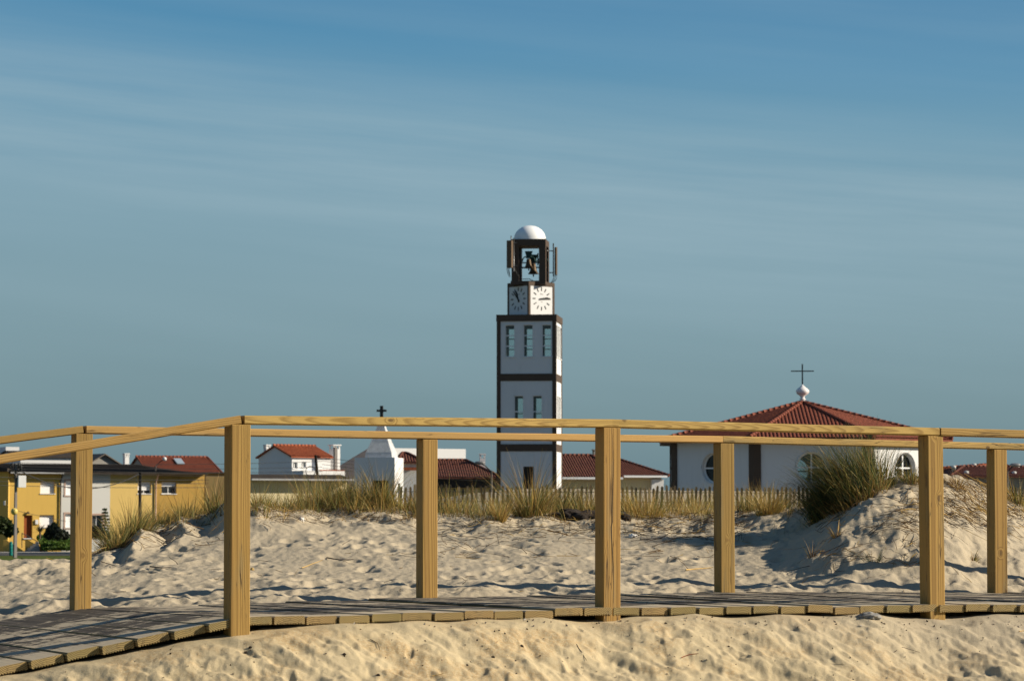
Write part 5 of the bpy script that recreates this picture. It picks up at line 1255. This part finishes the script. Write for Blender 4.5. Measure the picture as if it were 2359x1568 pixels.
scatter(2020, 2130, 1128, 1112, 12, 36, 30, cg, fan=.9, wind=.2); scatter(2180, 2300, 1116, 1148, 26, 26, 34, cb, fan=1.3, wind=.3, bend=1.4); scatter(2230, 2359, 1128, 1166, 14, 40, 24, cg, fan=1.0, wind=.1)
for i in range(330):                          # single tall stems
    x = rng.uniform(235, 1860); yb = float(np.interp(x, [235, 330, 515, 800, 1000, 1400, 1860], [1255, 1222, 1180, 1170, 1184, 1186, 1180])) + rng.normal(0, 6); X, Y, Z = hit(x, yb)
    tuft(lv, X, Y, int(rng.uniform(2, 6)), rng.uniform(52, 100) * px2m(Y), .03, cs if i % 2 else cg, fan=.35, wind=rng.normal(0, .12), width=.0032)
for (x0, x1, y0, y1, k) in ((575, 960, 1176, 1204, 150), (960, 1420, 1190, 1206, 110), (330, 520, 1186, 1216, 60), (1420, 1700, 1188, 1200, 60)):
    for i in range(k):                        # brown stubble and fallen blades down the bank
        X, Y, Z = hit(rng.uniform(x0, x1), rng.uniform(y0, y1)); tuft(lv, X, Y, int(rng.uniform(3, 12)), rng.uniform(12, 34) * px2m(Y), .05, cb, fan=1.2, wind=rng.normal(.2, .4), width=.0034, bend=1.3)
# further growth on the second rise by the fence
for i in range(170):
    x = rng.uniform(925, 1860); D = rng.uniform(48, 63); X = (x - CX) / F * D; tuft(lv, X, D, int(rng.uniform(8, 20)), rng.uniform(.25, .6), rng.uniform(.1, .35), cs, fan=.6, wind=0, width=.011)
og = lv.build('dune_grass'); tag(og, 'loose marram grass growing along the whole dune crest', 'dune grass', kind='stuff')

# ------------------------------------------------------------------ picket sand fences
def sand_fence(label, x0, x1, D, ytop0, ytop1, maxn=100):
    pitch = 0.100; q0, q1 = (x0 - CX) / F * D, (x1 - CX) / F * D; n = int((q1 - q0) / pitch)
    root = thing('picket_fence', label, 'fence', (q0, D, ground_z(q0, D)), 0); rl = Vector(root.location)
    proto = None
    for i in range(n):
        X = q0 + pitch * i; t = i / max(1, n - 1); Dd = D + 0.5 * math.sin(i * 0.21) * 0.6; zt = W(x0 + (x1 - x0) * t, ytop0 + (ytop1 - ytop0) * t + rng.normal(0, 2.2), Dd).z; zb = ground_z(X, Dd) - 0.25
        if proto is None:
            m = MB(); m.prism([(-0.028, -0.008, -1.2), (0.028, -0.008, -1.2), (0.028, -0.008, -0.03), (0.004, -0.008, 0.0), (-0.020, -0.008, -0.01), (-0.028, -0.008, -0.05)], (0, 0.016, 0)); proto = m.build('picket', M['picket'], root); o = proto
        else: o = proto.copy(); C.objects.link(o); o.parent = root
        o.location = Vector((X, Dd, zt)) - rl; o.rotation_euler = (rng.normal(0, 0.05), rng.normal(0, 0.05), rng.normal(0, 0.25))
    w = MB()
    for dz in (0.12, 0.34):
        w.tube([Vector((q0 + (q1 - q0) * t, D + 0.01, W(x0 + (x1 - x0) * t, ytop0 + (ytop1 - ytop0) * t, D).z - dz)) - rl for t in np.linspace(0, 1, 12)], 0.008, 5)
    w.build('wire', M['iron'], root)
sand_fence('weathered picket sand fence running behind the dune grass below tower and church', 925, 1885, 62.0, 1119, 1123)
sand_fence('short run of weathered pickets showing at the edge beyond the mound', 2318, 2420, 58.0, 1122, 1120)

# ------------------------------------------------------------------ dead stems and litter on the sand
lt = Leaves()
def stems(lv, paths, r, cols):
    n, k, _ = paths.shape; t = np.gradient(paths, axis=1); t /= np.linalg.norm(t, axis=2)[:, :, None] + 1e-9
    u = np.cross(t, np.array([0, 0, 1.0])); u /= np.linalg.norm(u, axis=2)[:, :, None] + 1e-9; w = np.cross(u, t); taper = np.linspace(1, .45, k)[None, :, None] * r[:, None, None]
    ring = [paths + (u * math.cos(a) + w * math.sin(a)) * taper for a in (0.5, 2.6, 4.7)]
    V = np.stack(ring, 2).reshape(n, -1, 3); base = lv.n + np.arange(n)[:, None, None] * (3 * k); kk = np.arange(k - 1)[None, :, None] * 3; c = np.arange(3)[None, None]; c2 = (c + 1) % 3
    f = np.stack([base + kk + c, base + kk + c2, base + kk + 3 + c2, base + kk + 3 + c], -1).reshape(-1, 4)
    lv.v.append(V.reshape(-1, 3)); lv.f.append(f); lv.c.append(np.repeat(cols, 3 * k, axis=0)); lv.n += n * 3 * k
def litter(x0, x1, y0, y1, n, L0, L1, wid, cols, raise_=0.0, yscale=1.0):
    rx = rng.uniform(x0, x1, n); ry = rng.uniform(y0, y1, n); P = np.array([hit(a, b) for a, b in zip(rx, ry)])
    az = np.where(rng.random(n) < .7, rng.normal(0.35, 0.5, n), rng.uniform(-1.5, 1.5, n)) + np.where(rng.random(n) < .5, math.pi, 0)
    L = rng.uniform(L0, L1, n); K = 5; paths = np.empty((n, K, 3)); crv = rng.normal(0, .35, n); lift = rng.random(n) * raise_; lift2 = np.where(rng.random(n) < .35, rng.random(n) * .10, 0)
    for k in range(K):
        t = k / (K - 1); a = az + crv * t; X = P[:, 0] + np.cos(a) * L * t; Y = P[:, 1] + np.sin(a) * L * t
        paths[:, k, 0] = X; paths[:, k, 1] = Y; paths[:, k, 2] = [ground_z(p, q) for p, q in zip(X, Y)] + lift + wid * .4 + lift2 * t * (L / L1)
    stems(lt, paths, wid * rng.uniform(.25, .6, n), cols(n))
cw = lambda n: pick(n, (BROWN, 4), (STRAW, 2), (np.array([[.05, .035, .02], [.08, .055, .03]]), 5))
litter(960, 1700, 1192, 1290, 190, .04, .20, .005, cw, .012); litter(1000, 1700, 1190, 1240, 170, .06, .28, .005, cw, .02); litter(1430, 1720, 1180, 1250, 120, .06, .26, .006, cw, .02)
litter(2040, 2359, 1118, 1230, 300, .05, .24, .005, cw, .03); litter(2170, 2359, 1130, 1200, 150, .08, .3, .006, lambda n: pick(n, (STRAW, 3), (BROWN, 4)), .03)
litter(1850, 2130, 1170, 1310, 130, .04, .2, .005, cw, .02); litter(575, 960, 1172, 1210, 110, .06, .24, .005, cw, .03); litter(230, 520, 1190, 1262, 90, .06, .24, .006, cw, .03)
litter(225, 2359, 1240, 1370, 90, .02, .08, .004, cw, .004); litter(0, 230, 1285, 1380, 12, .03, .1, .004, cw, .01)
ol = lt.build('dune_litter'); tag(ol, 'dead brown stems and straw strewn over the dune sand', 'plant litter', kind='stuff')
# specks and crumbs on the slope in front
def near_hit(x, y): return hit(x, y, 9.7, 13.6)
spk = Leaves(); n = 260; P = np.array([near_hit(a, b) for a, b in zip(rng.uniform(100, 2359, n), rng.uniform(1430, 1566, n))]); P[:, 2] += .003
spk.quads(P, rng.uniform(.003, .010, n), pick(n, (np.array([[.03, .02, .012], [.06, .04, .02], [.5, .42, .3]]), 1)))
n = 46; P = np.array([near_hit(a, b) for a, b in zip(rng.uniform(300, 2359, n), rng.uniform(1425, 1566, n))]); P[:, 2] += .003
n2 = 170; P2 = np.array([near_hit(a, b) for a, b in zip(rng.uniform(700, 2359, n2), 1412 + 26 * rng.random(n2) ** 2 + rng.uniform(2, 12, n2))]); P2[:, 2] += .003; spk.quads(P2, rng.uniform(.004, .014, n2), pick(n2, (np.array([[.10, .08, .055], [.05, .035, .025], [.4, .36, .3]]), 1)))
spk.blades(P, rng.uniform(.015, .06, n), np.full(n, 1.5), rng.uniform(0, 6.28, n), rng.normal(0, .2, n), rng.uniform(.002, .004, n), cw(n), segs=3, tip=.5)
oc = spk.build('sand_specks'); tag(oc, 'dark specks and crumbs sprinkled on the sand before the planks', 'sand specks', kind='stuff')
def stick(label, pts, r, m='twig', name='twig', cat='twig', near=True, group='twigs lying on the sand', lift=0.004):
    P = [Vector((near_hit if near else hit)(*p)) + Vector((0, 0, lift + r)) for p in pts]; c = P[0].copy()
    fine = []
    for i in range(len(P) - 1):
        for k in range(4):
            t = k / 4; fine.append(P[i].lerp(P[i+1], t) - c + Vector((rng.normal(0, r*.5), rng.normal(0, r*.5), 0)))
    fine.append(P[-1] - c); mb = MB(); mb.tube(fine, r, 6, r * .55); o = mb.build(name, M[m], None, c); tag(o, label, cat, group); return o
stick('bent dark twig on the sand below the planks between the near corner and cracked posts', [(1484/1.7364, 2568/1.7364), (1512/1.7364, 2582/1.7364), (1522/1.7364, 2604/1.7364)], .0019, 'darktwig')
stick('long thin dark twig stuck in the sand below the cracked post', [(2305/1.7364, 2580/1.7364), (2345/1.7364, 2645/1.7364)], .002, 'darktwig')
stick('pale straw lying near the bottom edge of the sand', [(1732/1.7364, 2708/1.7364), (1776/1.7364, 2698/1.7364)], .0022, 'straw')
stick('curled reddish stem on the sand slope below the planks', [(2722/1.7364, 2635/1.7364), (2755/1.7364, 2622/1.7364), (2790/1.7364, 2620/1.7364)], .0022, 'door')
stick('crossed thin twigs in the sand under the end near post', [(3570/1.7364, 2610/1.7364), (3600/1.7364, 2592/1.7364), (3670/1.7364, 2617/1.7364)], .0015, 'darktwig')
stick('pale straw on the sand at the picture edge', [(4068/1.7364, 2530/1.7364), (4094/1.7364, 2526/1.7364)], .0022, 'straw')
stick('straight pale straw lying on the planks beside the near corner post', [(45, 1500), (74, 1492)], .003, 'straw', near=True) if False else None
stick('dark broken branch lying on the flat sand behind the first planks', [(605/1.7364, 2271/1.7364), (650/1.7364, 2278/1.7364), (690/1.7364, 2274/1.7364)], .0042, 'darktwig', near=False)
stick('thin bent stem on the sand behind the far corner post', [(410/1.7364, 2251/1.7364), (470/1.7364, 2268/1.7364)], .003, 'twig', near=False)
stick('pale fallen stem across the sand between near corner and far post', [(1210/1.7364, 2275/1.7364), (1292/1.7364, 2248/1.7364)], .003, 'straw', near=False)
stick('dark branched stick on the sand right of the pale stem', [(1310/1.7364, 2236/1.7364), (1360/1.7364, 2244/1.7364), (1415/1.7364, 2247/1.7364)], .0042, 'darktwig', near=False)
stick('straw bundle on the flat sand left of the second far post', [(2740/1.7364, 2284/1.7364), (2850/1.7364, 2274/1.7364)], .0042, 'straw', near=False)
stick('long dark branch on the sand under the shaded flank of the mound', [(2560/1.7364, 2162/1.7364), (2640/1.7364, 2158/1.7364), (2680/1.7364, 2136/1.7364)], .004, 'darktwig', near=False)
def lump(name, label, cat, x, y, w, h, m, near=False, n=3, seed=1):
    X, Y, Z = (near_hit if near else hit)(x, y); s_ = Y / F; bm = bmesh.new(); bmesh.ops.create_icosphere(bm, subdivisions=4, radius=1.0)
    a = np.array([v.co[:] for v in bm.verts]); d = 1 + 0.35 * perlin(a[:, 0] * 2.2 + seed, a[:, 1] * 2.2 + a[:, 2] * 1.7, seed) + 0.22 * perlin(a[:, 0] * 6 + a[:, 2] * 5, a[:, 1] * 6 - a[:, 2] * 3, seed + 3) + .12 * perlin(a[:, 0] * 15 + a[:, 2] * 11, a[:, 1] * 15 - a[:, 2] * 9, seed + 4)
    for v, k in zip(bm.verts, d): v.co = Vector((v.co.x * w * s_ / 2, v.co.y * w * s_ * 0.35, v.co.z * h * s_ * 0.8)) * float(k)
    me = bpy.data.meshes.new(name); bm.to_mesh(me); bm.free(); me.materials.append(M[m]); me.polygons.foreach_set('use_smooth', [True] * len(me.polygons))
    o = bpy.data.objects.new(name, me); C.objects.link(o); o.location = (X, Y, Z); tag(o, label, cat); return o
lump('seaweed_heap', 'dark crumbly heap of dried seaweed on the sand beside the cracked post', 'seaweed', 1326, 1194, 120, 24, 'wrack', seed=5)
lump('seaweed_heap', 'small dark clod of seaweed peeping out right of the cracked post', 'seaweed', 1440, 1197, 26, 14, 'wrack', seed=9)
lump('shell', 'white shell lying among dead stems right of the cracked post', 'shell', 2530/1.7364, 2148/1.7364, 20, 8, 'shell', seed=2)
lump('shell', 'white broken shell on the sand beside the near corner post', 'shell', 1208/1.7364, 2083/1.7364, 12, 8, 'shell', seed=3)
lump('wood_chip', 'square brown wood chip on bare sand right of the near corner post', 'wood chip', 1012/1.7364, 2279/1.7364, 9, 7, 'straw', seed=4)
lump('sand_clod', 'rough grey clod of shelly sand stuck against the plank ends', 'clod', 3470/1.7364, 2468/1.7364, 54, 13, 'cement', near=True, seed=6)
for i, (x, y) in enumerate(((1038, 596), (1807, 470), (180, 410), (150, 440), (2000, 402), (810, 460))):
    lab = ['dark pebble at the bottom edge below the middle of the planks', 'dark pebble on the slope left of the cracked post', 'tiny dark pebble below the near corner post', 'flat dark pebble just below another near the corner post', 'dark pebble beside the upright twig under the cracked post', 'dark pebble on the slope under the first long planks'][i]
    lump('pebble', lab, 'pebble', (900 + x * .5935) / 1.7364, (2350 + y * .5935) / 1.7364, 8, 5, 'wrack', near=True, seed=20 + i)

# ------------------------------------------------------------------ shrubs, garden, poles, wires
def leaf_cloud(lv, c, r, n, size, cols, hollow=.55):
    d = rng.normal(size=(n, 3)); d /= np.linalg.norm(d, axis=1)[:, None]; rr = (hollow + (1 - hollow) * rng.random(n)) ; rr *= 1 + .25 * np.sin(d[:, 0] * 7 + c[0]) * np.cos(d[:, 2] * 6 + c[2])
    P = np.array(c) + d * np.array(r) * rr[:, None]; lv.quads(P, size * rng.uniform(.6, 1.4, n), cols(n))
GL = lambda n: pick(n, (np.array([[.035, .055, .018], [.05, .075, .022], [.022, .035, .014], [.075, .095, .03]]), 1))
GB = lambda n: pick(n, (np.array([[.05, .11, .012], [.08, .15, .02], [.03, .06, .012], [.12, .17, .03]]), 1))
GD = lambda n: pick(n, (np.array([[.014, .022, .018], [.022, .032, .022], [.035, .045, .022]]), 1))
def place(x, yb, D): p = W(x, yb, D); return p
def shrub(name, label, cat, x, yb, D, blobs, n, size, cols, trunk=None):
    p = place(x, yb, D); o = thing(name, label, cat, p); k = D / F; lv = Leaves()
    for (dx, dy, rx, rz) in blobs: leaf_cloud(lv, (dx * k, rng.normal(0, .2), -dy * k), (rx * k, rx * k * .9, rz * k), n, size, cols)
    lv.build('crown', o)
    if trunk:
        t = MB()
        for seg in trunk: t.tube([(a * k, 0, -b * k) for a, b in seg], .16, 8, .07)
        t.build('trunk', M['bark'], o)
    return o
shrub('pine_tree', 'dark wind shaped pine crown leaning in beside the concrete pole', 'tree', -12, 1268, 232, [(0, -66, 34, 16), (22, -62, 18, 14), (36, -50, 12, 12), (44, -46, 8, 8), (10, -50, 22, 12), (-26, -60, 26, 18), (30, -40, 8, 8)], 2200, .16, GL, [[(-14, 4), (-6, -30), (6, -60)], [(-6, -30), (20, -50), (36, -54)]])
shrub('shrub', 'tall dark spiky shrub below the downpipe of the yellow house', 'shrub', 118, 1240, 250, [(0, -18, 12, 14), (14, -12, 14, 14), (-6, -8, 10, 10), (28, -8, 12, 10), (6, -30, 6, 6)], 1300, .15, GD)
# yucca with radiating sword leaves
p = place(92, 1238, 249); o = thing('yucca', 'small yucca with radiating sword leaves in front of the yellow house', 'plant', p); lv = Leaves(); n = 90
lv.blades(np.c_[rng.normal(0, .06, (n, 2)), np.full(n, .55)], rng.uniform(.5, 1.0, n), rng.uniform(.2, 1.7, n), rng.uniform(0, 6.28, n), rng.uniform(0, .3, n), np.full(n, .06), GD(n), segs=3, tip=.1); lv.build('leaves', o)
t = MB(); t.tube([(0, 0, -.1), (0, 0, .6)], .09, 8); t.build('trunk', M['bark'], o)
shrub('shrub', 'dark bushes at the foot of the pale grey house', 'shrub', 218, 1240, 246, [(0, -14, 12, 14), (14, -10, 12, 12), (28, -6, 10, 10)], 1300, .15, GD)
# small araucaria-like conifer with whorls
p = place(241, 1246, 243); o = thing('conifer', 'small tiered conifer standing before the pale grey and pale yellow houses', 'tree', p); k = 243 / F; lv = Leaves(); t = MB(); t.tube([(0, 0, 0), (0, 0, 78 * k)], .07, 8, .01); t.build('trunk', M['bark'], o)
for i in range(10):
    z = (10 + i * 7.0) * k; r = (27 - i * 2.5) * k
    for j in range(7):
        a = j * 0.898 + i * .3; n = 20; tt = rng.random(n); P = np.c_[np.cos(a) * tt * r + rng.normal(0, .04, n), np.sin(a) * tt * r + rng.normal(0, .04, n), z - tt * r * .18 + rng.normal(0, .04, n)]; lv.quads(P, rng.uniform(.07, .14, n), GL(n))
lv.build('crown', o)
# garden bank in front of the first yellow house
p = place(66, 1273.5, 249.5); o = thing('garden_bank', 'green planted bank with a low yellow kerb wall beneath the yellow house', 'garden', p); k = 249.5 / F
w = MB(); zt = lambda y: (1273.5 - y) * k
w.prism([(42 * k, 0, 0), (128 * k, 0, 0), (128 * k, 0, zt(1270)), (42 * k, 0, zt(1269))], (0, .2, 0)); w.build('kerb_wall', M['yellow_pale'], o)
w = MB(); w.prism([(0, .25, 0), (128 * k, .25, 0), (128 * k, .25, .1), (0, .25, .1)], (0, .02, 0)); 
b = MB(); b.poly([(30 * k, .3, zt(1268)), (128 * k, .3, zt(1268)), (128 * k, 4.8, zt(1240)), (-2 * k, 4.8, zt(1238))]); b.build('soil', M['town'], o)
lv = Leaves(); n = 7000; uu = rng.random(n); vv = rng.random(n); P = np.c_[(30 - 32 * vv) * k + uu * (98 + 32 * vv) * k, .3 + 4.4 * vv, zt(1268) + (zt(1240) - zt(1268)) * vv + rng.uniform(.02, .32, n)]; lv.quads(P, rng.uniform(.10, .22, n), GB(n)); lv.build('ground_cover', o)
# steps between sloping yellow walls
p = place(40, 1274, 249.0); o = thing('stair', 'garden steps between two sloping yellow walls leading to the brown door', 'steps', p); k = 249 / F
zt = lambda y: (1274 - y) * k; xx = lambda x: (x - 40) * k
m = MB(); m.prism([(xx(2), 1.2, 0), (xx(2), 1.2, zt(1243)), (xx(8), 1.2, zt(1243)), (xx(50), 1.2, zt(1270)), (xx(62), 1.2, zt(1272)), (xx(62), 1.2, 0)], (0, .22, 0)); m.build('side_wall', M['yellow'], o)
m = MB(); m.prism([(xx(44), 3.0, 0), (xx(44), 3.0, zt(1243)), (xx(50), 3.0, zt(1243)), (xx(96), 3.0, zt(1270)), (xx(101), 3.0, zt(1272)), (xx(101), 3.0, 0)], (0, .22, 0)); m.build('side_wall', M['yellow'], o)
m = MB()
for i in range(6): m.box(xx(44 + i * 5), xx(86 - i * 2), 1.45 + i * .25, 1.70 + i * .25, 0, zt(1272) + i * .19)
m.build('step', M['paving'], o)
hr = MB(); hr.tube([(xx(37), 2.9, zt(1228)), (xx(60), 2.9, zt(1240)), (xx(72), 2.9, zt(1247))], .04); hr.tube([(xx(72), 2.9, zt(1247)), (xx(72), 2.9, zt(1262))], .04); hr.tube([(xx(37), 2.9, zt(1228)), (xx(37), 2.9, zt(1262))], .04); hr.build('hand_rail', M['iron'], o)
# litter bin
p = place(25, 1279, 231); o = thing('litter_bin', 'teal cylindrical litter bin on the lawn edge beside the concrete pole', 'bin', p); k = 231 / F
m = MB(); m.lathe([(3.6*k, .0), (4.0*k, .05), (4.0*k, 26*k), (3.6*k, 28.5*k)], (0, 0, 0), 20); m.build('body', M['teal'], o); m = MB(); m.lathe([(3.7*k, 28.5*k + .002), (3.2*k, 31*k), (1.2*k, 32.5*k)], (0, 0, 0), 20); m.build('lid', M['teal'], o)
# utility poles
def pole(label, x, yb, yt, D, r, m, extra):
    p = place(x, yb, D); k = D / F; o = thing('utility_pole', label, 'utility pole', p); h = (yb - yt) * k
    if m == 'concrete':
        q = MB(); a = r; b = r * .6; q.v = [(-a, -a, 0), (a, -a, 0), (a, a, 0), (-a, a, 0), (-b, -b, h), (b, -b, h), (b, b, h), (-b, b, h)]; q.f = [(0, 1, 5, 4), (1, 2, 6, 5), (2, 3, 7, 6), (3, 0, 4, 7), (4, 5, 6, 7)]; q.sm = [False] * 5
        st = 0; q.xform(Matrix.Rotation(R(35), 4, 'Z'))
    else: q = MB(); q.tube([(0, 0, 0), (0, 0, h)], r, 12, r * .75)
    q.build('shaft', M[m], o); extra(o, h, k); return o
def ex1(o, h, k):
    c = MB(); c.box(-.06, .75, -.5, -.25, h - 52 * k * .44 - 1.2, h - 52 * k * .44 - .25) if False else c.box(.02, .68, -.55, -.26, h - 1.95, h - .98); jb = c.build('junction_box', M['white'], o, bevel=.02); jb.rotation_euler = (0, 0, R(30))
    i = MB()
    for a, z in ((-.45, .1), (-.28, .25), (.25, .2), (.42, .05)): i.lathe([(.05, -.25), (.10, -.2), (.06, -.1), (.10, 0), (.06, .1), (.03, .15)], (a, -.1, h - .3 + z), 8)
    i.build('insulator', M['iron'], o)
    b = MB(); b.box(-.55, .5, -.2, -.05, h - .62, h - .52); b.build('cross_bar', M['iron'], o)
    w = MB()
    for s_ in range(5): w.tube([(-.5 + s_ * .22, -.2, h - .1), (-.1 + s_ * .1, -.3, h - .9), (.1 + rng.normal(0, .1), -.28, h - 1.1 - s_ * .1)], .025, 5)
    w.build('loose_wire', M['iron'], o)
    g = MB(); g.sphere((-.02, -.42, h - 110 * k), .28, 24, 16); g.build('globe_lamp', M['globe'], o)
pole('square concrete utility pole with junction box and yellow globe lamp', 34.5, 1285, 1068, 223, .125, 'concrete', ex1)
def ex2(o, h, k):
    b = MB(); b.tube([(-.35, -.1, h - .25), (0, -.1, h - .12)], .05); b.tube([(-.35, -.1, h - .25), (-.3, -.1, h - .9)], .03); b.build('bracket', M['iron'], o)
pole('dark tarred utility pole in front of the pale yellow house', 321.5, 1262, 1088, 246, .16, 'tarwood', ex2)
def ex3(o, h, k):
    ring = MB(); pts = [(-.55 + .42 * math.cos(a), -.15, h - 1.35 + .42 * math.sin(a)) for a in np.linspace(0, 2 * math.pi, 20)]; ring.tube(pts, .035, 5); ring.build('cable_coil', M['iron'], o)
o = pole('leaning dark pole with a coil of cable in front of the white gabled house', 742, 1200, 1047, 236, .15, 'tarwood', ex3); o.rotation_euler = (0, R(-6), 0)
def lamp(label, x, yb, yt, D, dx, dy, bulb):
    p = place(x, yb, D); k = D / F; o = thing('street_lamp', label, 'street lamp', p); h = (yb - yt) * k
    q = MB(); q.tube([(0, 0, 0), (0, 0, h)], .10, 8, .07); q.build('post', M['concrete'], o); q = MB(); q.tube([(0, 0, h - .1), (dx * k * .5, 0, h + dy * k * .6), (dx * k, 0, h + dy * k)], .05, 6); q.build('arm', M['iron'], o)
    q = MB(); q.sphere((0, 0, 0), .25, 16, 10); q.xform(Matrix.Translation((dx * k, 0, h + dy * k)) @ Matrix.Diagonal((1.6 if not bulb else .8, .8, .55 if not bulb else .8, 1))); q.build('lamp_head', M['white' if bulb else 'steel'], o)
lamp('street lamp with a dark arm beside the tower base', 1132, 1200, 1084, 205, -27, 18, False)
lamp('street lamp with a small white bulb in front of the red roofed house with skylight', 357, 1200, 1073, 262, 21, 16, True)
lamp('white globed street lamp beyond the far end railing post', 2322, 1200, 1085, 190, 18, 14, False)
def cable(label, pts, D, r=.022, sag=0.0, n=28):
    A, B_ = W(pts[0][0], pts[0][1], D[0]), W(pts[1][0], pts[1][1], D[1]); P = [A.lerp(B_, t) - Vector((0, 0, sag * (D[0] / F) * 4 * t * (1 - t))) - A for t in np.linspace(0, 1, n)]
    m = MB(); m.tube(P, r, 5); o = m.build('overhead_cable', M['iron'], None, A); tag(o, label, 'cable', 'overhead cables before the houses'); return o
cable('thick sagging cable slung between the concrete pole and the dark pole', [(36, 1078), (321, 1091)], (223, 246), .045, 42)
for i, (y0, y1, y2) in enumerate(((1102, 1108, 0), (1112, 1116, 0), (1121, 1125, 0))):
    cable(['thin cable crossing the yellow row just under the eaves', 'thin cable crossing the upper windows of the yellow row', 'thin cable crossing the yellow row below the upper windows'][i], [(-40, y0 - 5), (480, y1 - 3)], (220, 244), .022, 3)
cable('thin cable dropping from the concrete pole past the brown door', [(33, 1174), (152, 1200)], (222, 246), .02, 1)
for i, (y0, y1) in enumerate(((1053, 1054), (1061, 1063), (1067, 1069), (1072, 1074))):
    cable(['topmost cable across the red roof with the skylight', 'second cable down across the red roof with the skylight', 'third cable down across the red roof with the skylight', 'lowest cable across the red roof with the skylight'][i], [(36, y0 + 12), (742, y1 + 8 + i * 4)], (223, 238), .018, 6)
for i in range(4):
    cable(['highest cable running from the leaning pole towards the chapel', 'second cable running from the leaning pole towards the chapel', 'third cable running from the leaning pole towards the chapel', 'lowest cable running from the leaning pole towards the chapel'][i], [(742, 1053 + i * 8), (1130, 1086 + i * 7)], (236, 240), .018, 5)
